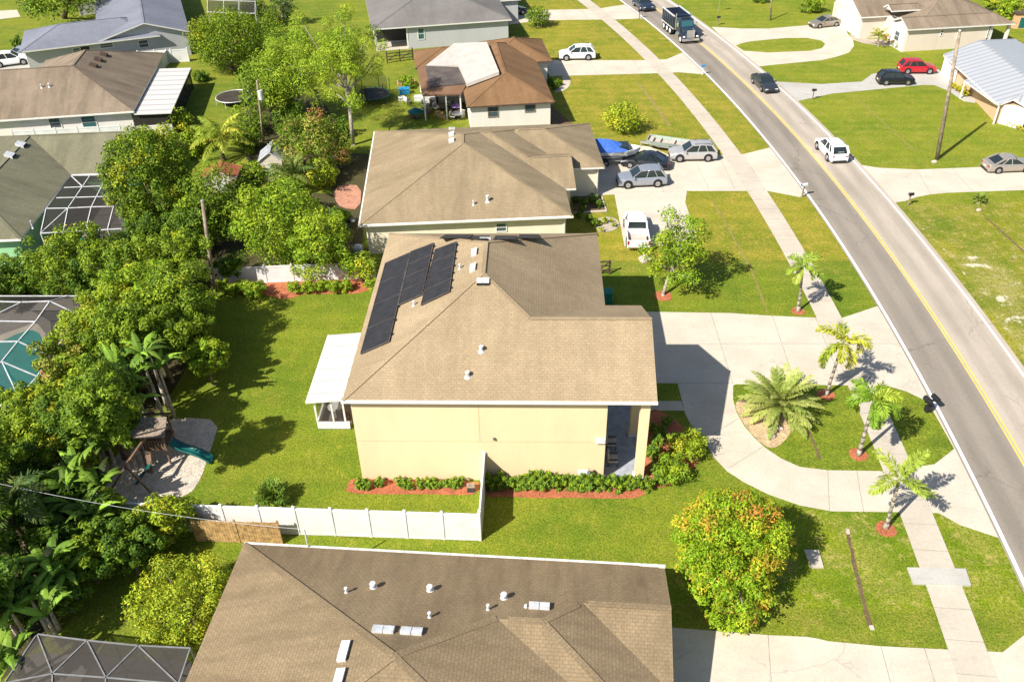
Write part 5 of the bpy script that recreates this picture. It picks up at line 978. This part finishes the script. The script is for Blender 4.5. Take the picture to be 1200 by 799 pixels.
# boats
def hull(mb,st):     # stations (x,halfwidth,zkeel,zgunwale)
    loft(mb,[[(x,0,zk),(x,-w_*.75,zk+(zg-zk)*.35),(x,-w_,zg),(x,-w_+.08,zg),(x,-w_*.7,zk+(zg-zk)*.5),(x,w_*.7,zk+(zg-zk)*.5),(x,w_-.08 if w_>.1 else w_,zg),(x,w_,zg),(x,w_*.75,zk+(zg-zk)*.35)] for x,w_,zk,zg in st][::-1])
def trailer(lbl,x,y,yw,L,nm='boat_trailer'):
    c=W(x,y); t=thing(nm,lbl,'trailer',(c[0],c[1],.03),yw); m=MB()
    for s in (-1,1): m.bar((-L/2,s*.75,.5),(L/2-1.2,s*.6,.5),.08,.12); m.bar((L/2-1.2,s*.6,.5),(L/2+.8,0,.5),.08,.12)
    for q in (-L/2+.1,0,L/2-1.4): m.bar((q,-.75,.5),(q,.75,.5),.08,.1)
    m.bar((L/2+.75,0,.5),(L/2+.75,0,.0),.06,.06); m.build('frame','galv',t)
    for s in (-1,1):
        MB().tube((-.6,s*.95-.1,0),(-.6,s*.95+.1,0),.33,n=18).build('wheel','rubber',t,loc=(0,0,.33)); MB().tube((-.6,s*.95-.115,.33),(-.6,s*.95+.115,.33),.19,n=14).build('rim','rim',t); MB().box(-1.05,-.15,s*.95-.13,s*.95+.13,.70,.74).build('mudguard','trim_dark',t)
    return t,c
bo=W(716,191); by=yaw(703,190,742,190)
trailer('galvanised trailer under the blue covered boat',716,191,by,5.2)
t=thing('covered_boat','white motor boat under a blue canvas cover by the garage','boat',(bo[0],bo[1],.58),by); m=MB(); hull(m,[(-2.6,1.1,.0,1.0),(0,1.15,0,1.0),(1.5,.95,.08,1.08),(2.4,.5,.35,1.15),(2.85,.06,.85,1.2)]); m.build('hull','boat_white',t)
m=MB()
for s in (-1,1): m.bar((-2.5,s*1.14,.55),(1.4,s*1.02,.6),.02,.12)
m.build('stripe','trim_dark',t)
m=MB(); ps=[(-2.65,1.15,1.0,1.75),(-1.4,1.17,1.0,2.05),(-.2,1.17,1.02,1.95),(.9,1.1,1.05,1.5),(1.5,.9,1.1,1.2)]; loft(m,[[(x,-w_,z0),(x,-w_*.75,(z0+z1)/2+.05),(x,0,z1),(x,w_*.75,(z0+z1)/2+.05),(x,w_,z0)] for x,w_,z0,z1 in ps][::-1]); m.build('canvas_cover','blue_cover',t); MB().box(.7,1.7,-.75,.75,1.12,1.45).build('windscreen','car_glass',t,bev=.05); MB().box(-2.95,-2.6,-.25,.25,.3,1.3).build('outboard_motor','black_plastic',t,bev=.05)
bo=W(784,176); by=yaw(806,178,760,172); trailer('low trailer under the open green jon boat',784,176,by,4.6)
t=thing('open_boat','open pale green flat bottomed boat parked on the lawn edge behind the silver suv','boat',(bo[0],bo[1],.56),by); t.scale=(.86,.86,.8); m=MB()
for s in (-1,1): m.add([(-2.6,s*.85,.1),(2.2,s*.85,.1),(2.7,s*.7,.35),(2.7,s*.8,.75),(2.2,s*1.0,.68),(-2.6,s*1.0,.62),(-2.6,s*.78,.1),(2.2,s*.78,.1),(2.6,s*.62,.35),(2.6,s*.72,.73),(2.2,s*.93,.66),(-2.6,s*.93,.60)],[(0,1,4,5),(1,2,3,4),(6,11,10,7),(7,10,9,8),(5,4,10,11),(4,3,9,10)])
m.box(-2.6,2.3,-.84,.84,.1,.16); m.box(-2.62,-2.55,-.95,.95,.1,.62); m.box(2.6,2.7,-.75,.75,.3,.75); m.build('hull','boat_green',t)
m=MB(); 
for x,w_ in ((-2.4,.6),(-.6,.35),(1.1,.35),(2.0,.6)): m.box(x,x+w_,-.86,.86,.42,.47)
m.build('bench','boat_inner',t); MB().box(-2.5,2.25,-.78,.78,.165,.18).build('floor','boat_inner',t)
# ================================================================== STREET AND YARD OBJECTS
def pole(label,b,top,r=.16,cross=False,name='utility_pole',tm='pole_wood'):
    B=W(*b); 
    best=min(((np.linalg.norm(W(*top,z)[:2]-B[:2]),z) for z in np.arange(1,16,.05))); T=W(*top,best[1]); t=thing(name,label,'utility pole',tuple(B)); o=T-B
    MB().tube((0,0,-.1),(o[0],o[1],o[2]),r,r*.7,12).build('shaft',tm,t,smooth=True); MB().tube((o[0]*.999,o[1]*.999,o[2]),(o[0],o[1],o[2]+.06),r*.75,r*.6,12).build('cap','galv',t); return t,T
pole('tall wooden utility pole standing on the lawn east of the road',(1098,187),(1125,36),.2)
_,pt2=pole('bare wooden utility pole among the trees beside the back lawn corner',(252,350),(237,235),.17)
t3,pt3=pole('slender utility pole with a grey transformer beside the red leafed mango',(309,166),(301,95),.14)
l=Vector(pt3)-Vector(t3.location); MB().tube((l.x*.75+.25,l.y*.75,l.z*.70),(l.x*.75+.25,l.y*.75,l.z*.70+1.0),.25,n=14).build('transformer','galv_light',t3,smooth=False)
MB().tube((0,0,0),(0,0,.01),.01)
pole('thin dark pole at the top edge on the far east lawn',(903,24),(905,-18),.12)
def wire(label,a,b,sag=.5,r=.018,mat='galv_light',name='utility_wire'):
    a=Vector(a);b=Vector(b); o=thing(name,label,'wire',tuple(a)); pts=[a.lerp(b,k/14)-a-Vector((0,0,sag*4*(k/14)*(1-k/14))) for k in range(15)]; MB().path(pts,r,5).build('cable',mat,o); return o
wire('thin pale service wire running over the dark garden to the near house roof',W(-30,560,6.5),mast_top,.5,.009)
# mailboxes, signs
def mailbox(label,px,py,rz,body='black_plastic',post='wood_old',h=1.05,s=1.):
    c=W(px,py); t=thing('mailbox',label,'mailbox',(c[0],c[1],0),rz); t.scale=(s,s,s); MB().box(-.05,.05,-.05,.05,-.05,h).build('post',post,t); m=MB(); loft(m,[[(x,-.11,h),(x,-.11,h+.14),(x,-.08,h+.21),(x,0,h+.24),(x,.08,h+.21),(x,.11,h+.14),(x,.11,h)] for x in (-.27,.27)]); m.build('box',body,t); MB().box(-.285,-.27,-.1,.1,h+.01,h+.18).build('door','galv' if body!='galv_light' else 'trim_dark',t); MB().box(-.1,-.06,.115,.13,h+.05,h+.3).build('flag','lamp_red',t); return t
t=thing('mailbox','black twin mailbox with a dark post at the island edge beside the road','mailbox',(*W(1087,482)[:2],0),.3); MB().box(-.08,.08,-.08,.08,-.05,1.0).build('post','black_plastic',t); MB().box(-.45,.45,-.07,.07,.85,.95).build('crossbar','black_plastic',t)
for x in (-.3,.3): m=MB(); loft(m,[[(x-.14,y,.95),(x-.14,y,1.12),(x-.08,y,1.22),(x+.08,y,1.22),(x+.14,y,1.12),(x+.14,y,.95)] for y in (-.3,.3)][::-1]); m.build('box','black_plastic',t)
MB().box(-.22,.22,-.18,.18,0,.5).build('base','black_plastic',t,bev=.04)
mailbox('small dark mailbox on a post at the driveway corner east of the road',1064,241,.2)
mailbox('dark mailbox on a post on the lawn before the black hatchback',952,117,.1,s=1.)
mailbox('black mailbox below the white street sign',841,30,0.,s=1.)
mailbox('pale mailbox at the driveway corner left of the road',940,231,.3,'galv_light','wood_old',s=1.1)
mailbox('blue and white mailbox beside the road by the rust brown roofed house driveway',823,88,.3,'blue_plastic','trim_white')
mailbox('dark mailbox beside the road near the top driveway',749,22,.3,'black_plastic')
c=W(842,14); t=thing('street_sign','blank backed white rectangular sign on a thin post east of the road','sign',(c[0],c[1],0),.2); MB().tube((0,0,-.05),(0,0,2.6),.04).build('post','galv',t); MB().box(-.4,.4,-.045,-.03,1.9,2.65).build('plate','trim_white',t,bev=.0)
# fences
def vfence(name,label,a,b,h,mat,step,th=.06,post=.13,ph=.12,cat='fence',rail=True,group=None,postmat=None,caps=True,board=None):
    a=Vector((a[0],a[1],0));b=Vector((b[0],b[1],0)); L=(b-a).length; t=thing(name,label,cat,tuple(a),math.atan2(b.y-a.y,b.x-a.x),group); n=max(1,round(L/step)); d=L/n
    for i in range(n):
        if board is None:
            m=MB().box(i*d+post/2,(i+1)*d-post/2,-th/2,th/2,.06,h-.05)
            if rail: m.box(i*d+post/2,(i+1)*d-post/2,-th*.8,th*.8,h-.14,h); m.box(i*d+post/2,(i+1)*d-post/2,-th*.8,th*.8,.03,.16)
        else:
            m=MB(); rr=random.Random(i+5); k=int(d/.145)
            for q_ in range(k): x=i*d+q_*d/k; m.box(x+.006,x+d/k-.006,-.012-rr.random()*.006,.012,.03,h*(1-rr.random()*.03))
            for z in (.35,h-.35): m.box(i*d,(i+1)*d,.014,.05,z-.05,z+.05)
        m.build('panel',mat,t)
    for i in range(n+1):
        m=MB().box(i*d-post/2,i*d+post/2,-post/2,post/2,-.05,h+ph)
        if caps: m.add([(i*d-post*.65,-post*.65,h+ph),(i*d+post*.65,-post*.65,h+ph),(i*d+post*.65,post*.65,h+ph),(i*d-post*.65,post*.65,h+ph),(i*d,0,h+ph+.07)],[(3,2,1,0),(0,1,4),(1,2,4),(2,3,4),(3,0,4)])
        m.build('post',postmat or mat,t)
    return t
fa=W(563,633); fb=W(357,626); fh=height_at(fa,601); dv=(fb-fa)/np.linalg.norm(fb-fa)
vfence('vinyl_fence','long white vinyl panel fence running west from the gate to the banana plants',fa,fa+dv*22.6,fh-.1,'vinyl_white',2.05)
vfence('vinyl_gate_fence','short white vinyl fence section joining the long fence to the cream wall',fa+np.array([.02,.08,0]),(fa[0]+.05,.28),fh,'vinyl_white',2.2)
vfence('vinyl_fence','white vinyl fence behind the mulch bed and the back trees',W(249,334),W(440,326),1.55,'vinyl_white',2.1)
wa_=W(232,634)+np.array([0,.0,0]); wb_=W(331,637); vfence('wooden_fence','weathered orange brown picket fence in front of the white vinyl fence',wa_,wb_,height_at(wa_,609),'wood_fence',2.0,post=.1,board=1,caps=False)
vfence('vinyl_fence','white fence between the mauve roof and the blue grey roofed house',W(37,84),W(165,76),1.7,'vinyl_white',2.4); vfence('vinyl_fence','white fence right of the mauve roof below the grey gable',W(165,76.5),W(222,72.5),1.7,'vinyl_white',2.4)
vfence('vinyl_fence','short grey white fence return beside the white patio cover',W(198,74.5),W(190,84),1.7,'vinyl_white',2.4)
vfence('vinyl_fence','long low white fence between the mauve and olive roofs',W(20,172),W(145,165),1.75,'vinyl_white',2.4)
vfence('vinyl_fence','pale fence panel run behind the oak at the top left',W(95,19),W(140,12),1.8,'vinyl_white',2.4)
vfence('vinyl_fence','white fence post run beside the white off road vehicle',W(37,84),W(47,68),1.6,'vinyl_white',2.4)
def railfence(label,a,b,h=1.3):
    a=Vector((*a[:2],0));b=Vector((*b[:2],0)); L=(b-a).length; t=thing('rail_fence',label,'fence',tuple(a),math.atan2(b.y-a.y,b.x-a.x)); n=max(1,round(L/2.))
    for i in range(n+1): MB().box(i*L/n-.07,i*L/n+.07,-.07,.07,-.05,h+.1).build('post','wood_dark',t)
    for z in (.45,.85,1.25): MB().box(0,L,-.1,-.07,z-.06,z+.06).build('rail','wood_dark',t)
    for i in range(n): MB().bar((i*L/n,-.12,.4),((i+1)*L/n,-.12,1.3),.03,.1).build('brace','wood_dark',t)
railfence('dark brown rail fence left of the rust brown roof',W(454,74.5),W(484,70.5),1.5)
railfence('dark wooden planter arbor frame on the lawn beside the two storey house',W(700,322),W(714,321),1.2)
mulchm('soil_dark',(.07,.055,.04))
# trampolines
def tramp(label,px,py,r,net=False,fr='galv_light',rim='wood_old'):
    c=W(px,py,.8); t=thing('trampoline',label,'trampoline',(c[0],c[1],0)); m=MB(); n=32
    for k in range(n): a=2*math.pi*k/n; b=2*math.pi*(k+1)/n; m.tube((r*math.cos(a),r*math.sin(a),.8),(r*math.cos(b),r*math.sin(b),.8),.05,n=6)
    m.build('rim',fr,t); MB().tube((0,0,.77),(0,0,.79),r*.94,n=32).build('jumping_mat',rim,t)
    for k in range(6): a=k*math.pi/3+.3; MB().tube((r*math.cos(a),r*math.sin(a),0),(r*math.cos(a),r*math.sin(a),.8),.035,n=6).build('leg',fr,t)
    if net:
        for k in range(6): a=k*math.pi/3+.3; MB().tube((r*math.cos(a)*1.02,r*math.sin(a)*1.02,.8),(r*math.cos(a)*1.02,r*math.sin(a)*1.02,2.5),.04,n=6).build('net_pole','trim_dark',t)
        m=MB(); 
        for k in range(n//4,n*3//4+4): a=2*math.pi*k/n-.9; b=2*math.pi*(k+1)/n-.9; m.add([(r*math.cos(a),r*math.sin(a),.85),(r*math.cos(b),r*math.sin(b),.85),(r*math.cos(b),r*math.sin(b),2.45),(r*math.cos(a),r*math.sin(a),2.45)],[(0,1,2,3)])
        m.build('net','net_mesh',t)
tramp('round flat trampoline with pale rim scattered with leaves',274,113,2.1,rim='soil_dark'); tramp('round trampoline with dark green rim and safety net',437,110,2.0,True,'teal_plastic','vent_dark')
# playset
pc=W(190,534); t=thing('playset','wooden playset tower with swing beam and teal slide on the shaded sand','playset',(pc[0],pc[1],0),math.radians(4))
ry=W(175,503,2.9)-pc; ux,uy=0.,0.
for x in (-.75,.75):
    for y in (-.75,.75): MB().box(x-.05,x+.05,y-.05,y+.05,-.05,2.6).build('post','wood_cedar',t)
MB().box(-.85,.85,-.85,.85,1.25,1.33).build('deck','wood_cedar',t)
m=MB(); 
for k in range(7):
    z0,z1=2.55+k*.1,2.55+(k+1)*.1; d0,d1=1.15-k*.155,1.15-(k+1)*.155+.03
    for s in (-1,1): m.add([(-1.1,s*d0,z0),(1.1,s*d0,z0),(1.1,s*d1,z1+.02),(-1.1,s*d1,z1+.02),(-1.1,s*d0,z0-.03),(1.1,s*d0,z0-.03),(1.1,s*d1,z1-.01),(-1.1,s*d1,z1-.01)],[(0,1,2,3),(7,6,5,4),(0,4,5,1),(2,6,7,3),(1,5,6,2),(3,7,4,0)])
m.build('roof','wood_old',t)
m=MB()
for x in np.arange(-.75,.76,.19): m.box(x-.03,x+.03,-.80,-.77,1.33,1.95); m.box(x-.03,x+.03,.77,.80,1.33,1.95)
for z in (1.4,1.95): m.box(-.8,.8,-.83,-.80,z-.04,z+.04); m.box(-.8,.8,.80,.83,z-.04,z+.04)
m.build('railing','wood_cedar',t); MB().box(-.8,-.77,-.75,.75,1.33,1.95).build('wall_panel','wood_cedar',t)
m=MB(); q0=Vector((.85,-.1,1.28)); q1=Vector((3.3,-.75,.12)); dd=(q1-q0); sd=Vector((-dd.y,dd.x,0)).normalized()*.27; N=12; vs=[]
for k in range(N+1):
    f=k/N; p_=q0.lerp(q1,f); p_.z=1.28-(1.16)*(f+.10*math.sin(f*2*math.pi)); up=Vector((0,0,.16)); vs+=[p_-sd+up,p_-sd,p_+sd,p_+sd+up,p_+sd*1.15+up,p_+sd*1.1-Vector((0,0,.04)),p_-sd*1.1-Vector((0,0,.04)),p_-sd*1.15+up]
m.add(vs,[(8*k+j,8*k+(j+1)%8,8*(k+1)+(j+1)%8,8*(k+1)+j) for k in range(N) for j in range(8)]); m.build('slide','teal_plastic',t,smooth=True)
sa=Vector(W(147,546,2.3)-pc); sb_=Vector((-.2,-.8,2.3)); 
rot=Matrix.Rotation(-math.radians(4),4,'Z'); sa=rot@sa; f1=rot@Vector(W(125,582)-pc); f2=rot@Vector(W(178,578)-pc)
MB().bar(sb_,sa,.12,.16).build('swing_beam','wood_cedar',t)
for f in (f1,f2): MB().bar(sa,(f.x,f.y,0),.09,.1).build('swing_leg','wood_cedar',t)
for k in (.3,.55,.8):
    p_=sb_.lerp(sa,k); dn=(sa-sb_).normalized(); m=MB()
    for s in (-.22,.22): m.tube(p_+dn*s,p_+dn*s-Vector((0,0,1.75)),.012,n=5)
    o=m.build('swing_chain','galv',t); z=p_-Vector((0,0,1.78)); MB().bar(z-dn*.25,z+dn*.25,.2,.03).build('swing_seat','teal_plastic',o)
MB().bar((-.4,-.86,1.3),(-.4,-1.5,.0),.5,.06).build('climbing_ramp','wood_cedar',t)
# utility items
def thingbox(name,label,cat,x,y,parts,rz=0.,z=0.):
    t=thing(name,label,cat,(x,y,z),rz)
    for nm,mat,b,bv in parts: MB().box(*b).build(nm,mat,t,bev=bv)
    return t
thingbox('utility_box','small dark utility box on the lawn left of the white gate fence','utility box',W(552,575)[0],W(552,575)[1],[('body','trim_dark',(-.22,.22,-.16,.16,0,.42),.02),('lid','wood_old',(-.25,.25,-.19,.19,.42,.47),.01)])
thingbox('irrigation_control','white control box on a post in front of the cream wall by the porch','utility box',13.6,-.05,[('post','trim_dark',(-.04,.04,-.04,.04,0,1.0),0.),('box','trim_white',(-.3,.25,-.1,.1,.95,1.25),.03),('side_box','galv',(.26,.42,-.09,.09,.9,1.35),.02)])
thingbox('wall_light','small white light fixture at the porch corner of the cream wall','light fixture',14.55,.28,[('housing','trim_white',(-.3,.28,-.12,.04,3.15,3.5),.03)])
thingbox('hose_bib','small dark outlet on the cream wall','outlet',8.4,.32,[('housing','trim_dark',(-.07,.07,-.08,.02,3.3,3.45),.01),('cover','galv',(-.04,.04,-.1,-.08,3.33,3.42),.0)])
thingbox('refuse_bin','teal green wheeled refuse bin in the shade beside the two storey house','bin',W(711,355)[0],W(711,355)[1],[('body','green_bin',(-.36,.36,-.4,.4,.06,1.05),.05),('lid','green_bin',(-.42,.42,-.46,.44,1.05,1.14),.03),('wheel','rubber',(-.38,.38,.3,.46,0,.16),.03)])
def rock(label,px,py,r,seed,mat='rock'):
    c=W(px,py); rr=random.Random(seed); m=MB(); m.sphere((0,0,r*.35),r,9,6,rz=r*.6); m.v=[(x*(1+rr.uniform(-.18,.18)),y*(1+rr.uniform(-.18,.18)),z*(1+rr.uniform(-.15,.15))) for x,y,z in m.v]; o=m.build('boulder',mat,None,loc=(c[0],c[1],0)); tag(o,label,'rock'); return o
rock('pinkish boulder on the pebble bed nearest the date palm',914,503,.22,1); rock('upright dark pink boulder left of the other on the pebble bed',902,501,.2,2); rock('largest pale boulder at the front of the pebble bed',903,512,.3,3); rock('flat pinkish boulder beside the white pickup',756,306,.55,4); rock('dark boulder beside the small verge palm',1146,238,.3,5); rock('pale boulder below the small verge palm',1147,247,.22,6)
rock('grey boulder at the foot of the utility pole east of the road',1095,191,.3,7)
# sheds
def shed(label,roofpx,z,w_,d_,mat,wall,rz=.1,hr=.7,name='garden_shed'):
    c=W(*roofpx,z); t=thing(name,label,'shed',(c[0],c[1],0),rz); sb.e=t; MB().box(-w_/2+.15,w_/2-.15,-d_/2+.15,d_/2-.15,0,z-.12).build('wall',wall,t); roof(sb,[hip(-w_/2,w_/2,-d_/2,d_/2,z,hr,'gg',axis='v')],mat,th=.08)
    g=MB(); zz=z+hr*(w_/2)-.15; g.add([(-w_/2+.2,-d_/2+.14,z-.13),(w_/2-.2,-d_/2+.14,z-.13),(0,-d_/2+.14,zz),(-w_/2+.2,-d_/2+.2,z-.13),(w_/2-.2,-d_/2+.2,z-.13),(0,-d_/2+.2,zz)],[(0,1,2),(5,4,3),(0,3,4,1),(1,4,5,2),(2,5,3,0)]); g.build('gable_wall',wall,t); MB().box(-.5,.5,-d_/2+.11,-d_/2+.14,0,1.8).build('door','trim_white',t)
shed('garden shed with pale metal roof beside the slender utility pole',(318,182),2.2,2.4,2.6,'roof_pale_metal','wall_pale',.15)
shed('low shed with red tiled roof among the trees',(259,202),2.0,3.4,2.4,'tile_red','wall_beige',.1,.35)
# chairs and clutter in back yards
rr=random.Random(4)
def table(label,px,py,mat,r=.7,h=.72,name='garden_table'):
    c=W(px,py,h); t=thing(name,label,'table',(c[0],c[1],0)); MB().tube((0,0,h),(0,0,h+.04),r,n=20).build('tabletop',mat,t)
    for k in range(4): a=k*1.57+.4; MB().tube((r*.6*math.cos(a),r*.6*math.sin(a),0),(r*.6*math.cos(a),r*.6*math.sin(a),h),.03).build('leg','trim_dark',t)
def umbrella(label,px,py,h,r,mat,tilt=(0,0)):
    c=W(px,py,h); t=thing('patio_umbrella',label,'umbrella',(c[0],c[1],0)); MB().tube((0,0,0),(0,0,h),.03).build('pole','galv',t); m=MB(); n=8
    m.add([(0,0,h+.1)]+[(r*math.cos(k*.785),r*math.sin(k*.785),h-.35) for k in range(n)]+[(0,0,h+.04)],[(0,1+k,1+(k+1)%n) for k in range(n)]+[(n+1,1+(k+1)%n,1+k) for k in range(n)]); o=m.build('canopy',mat,t); o.rotation_euler=(tilt[0],tilt[1],0); MB().box(-.3,.3,-.3,.3,0,.12).build('base','trim_dark',t)
umbrella('collapsed teal patio umbrella in the cluttered yard',487,127,1.2,1.0,'teal_cover' if 'teal_cover' in MT else 'teal_plastic'); umbrella('small purple umbrella under the patio eave of the rust brown roofed house',535,121,1.3,.7,'purple_cloth')
thingbox('storage_bin','bright blue storage bin beside the patio corner of the rust brown roofed house','bin',W(474,110)[0],W(474,110)[1],[('body','blue_plastic',(-.6,.6,-.4,.4,0,.6),.05),('lid','blue_plastic',(-.65,.65,-.45,.45,.6,.7),.03)],.3)
thingbox('storage_bin','dark storage box behind the blue bin by the patio','bin',W(480,102)[0],W(480,102)[1],[('body','trim_dark',(-.5,.5,-.4,.4,0,.7),.05),('lid','trim_dark',(-.55,.55,-.45,.45,.7,.78),.03)],.1)
for i,(x,y,m_,lb) in enumerate([(498,126,'galv_light','grey garden chair right of the teal umbrella'),(505,117,'cushion','pale garden chair under the lean to roof edge'),(478,122,'galv_light','white round backed chair left of the teal umbrella'),(512,130,'trim_white','white plastic chair nearest the tan roof in the cluttered yard'),(524,132,'wood_old','wooden garden chair beside the green bench table'),(397,200,'trim_dark','dark garden chair behind the ivory house patio'),(390,190,'blue_plastic','blue garden chair at the edge of the red leafed mango'),(454,47,'trim_white','white chair on the covered patio of the grey roofed house'),(464,45,'cushion','pale chair at the back of the covered patio of the grey roofed house'),(531,140,'cushion','pale chair at the roof edge by the white wall')]):
    c=W(x,y); o=patio_chair('garden_chair',lb,c[0],c[1],rr.uniform(0,6),m_,fr='trim_dark'); o.location.z=.08 if i in (7,8) else 0.
table('round weathered table in the cluttered yard',518,124,'wood_old'); table('grey rectangular yard table beside the lean to posts',536,133,'galv'); table('round dark table on the covered patio of the grey roofed house',459,43,'wood_dark',.6)
for i,(x,y,nm,mt,a,b_,hh,lb) in enumerate([(491,118,'storage_box','galv_light',.5,.35,.5,'pale grey box on the yard clutter left of the lean to posts'),(500,133,'storage_box','wood_old',.45,.3,.6,'brown crate at the near end of the yard clutter'),(509,123,'storage_box','trim_dark',.6,.4,.8,'black chest in the middle of the yard clutter'),(516,137,'planter_box','wood_fence',.9,.3,.35,'long wooden planter beside the tan roof edge'),(527,126,'storage_box','galv',.4,.5,.9,'grey appliance under the lean to roof'),(471,118,'storage_box','trim_white',.35,.3,.4,'small white box left of the teal umbrella'),(541,137,'storage_box','cushion',.3,.3,.7,'beige bin at the white wall corner'),(484,137,'storage_box','wood_cedar',.35,.3,.5,'reddish crate by the tan roof on the lawn'),(505,107,'storage_box','wood_dark',.7,.3,.7,'dark bench box below the lean to roof edge')]):
    c=W(x,y); thingbox(nm,lb,'box',c[0],c[1],[('body',mt,(-a,a,-b_,b_,0,hh),.03),('lid',mt,(-a-.04,a+.04,-b_-.04,b_+.04,hh,hh+.06),.02)],i*.7)
thingbox('barbecue_grill','black barbecue grill by the ivory house west wall','grill',W(405,268)[0],W(405,268)[1],[('firebox','black_plastic',(-.6,.6,-.3,.3,.7,1.05),.05),('cabinet','trim_dark',(-.55,.55,-.28,.28,0,.7),.02),('shelf','galv',(.6,.95,-.25,.25,.8,.84),0.)])
thingbox('water_tank','white tank beside the ivory house corner','tank',W(421,300)[0],W(421,300)[1],[('body','galv_light',(-.35,.35,-.35,.35,0,1.0),.12),('lid','trim_white',(-.2,.2,-.2,.2,1.0,1.08),.03)])
thingbox('air_conditioner','grey air conditioner unit beside the cream ranch house wall','air conditioner',W(1066,54)[0],W(1066,54)[1],[('body','galv',(-.4,.4,-.4,.4,.1,.9),.03),('fan_grille','trim_dark',(-.32,.32,-.32,.32,.9,.93),.02)])
thingbox('play_house','orange wooden playhouse at the top right corner','playhouse',W(1193,32)[0],W(1193,32)[1],[('wall','wall_orange',(-1.1,1.1,-.8,.8,0,2.0),0.),('roof','wood_dark',(-1.3,1.3,-1.,1.,2.0,2.15),.03),('door','teal_plastic',(-.4,.4,-.83,-.8,.1,1.5),0.)])
thingbox('raised_planter','wooden raised planter on the lawn left of the rust brown roof','planter',W(479,99)[0]-.3,W(479,99)[1],[('box','wood_fence',(-1.1,1.1,-.7,.7,0,.4),.02),('soil','soil',(-1.,1.,-.6,.6,.4,.42),0.)],.2)
thingbox('house_number_post','white plastic utility meter by the grey house wall corner','meter',W(591,33)[0],W(591,33)[1],[('box','trim_white',(-.2,.2,-.12,.1,.7,1.3),.02),('post','galv',(-.03,.03,-.03,.03,0,.7),0.)])
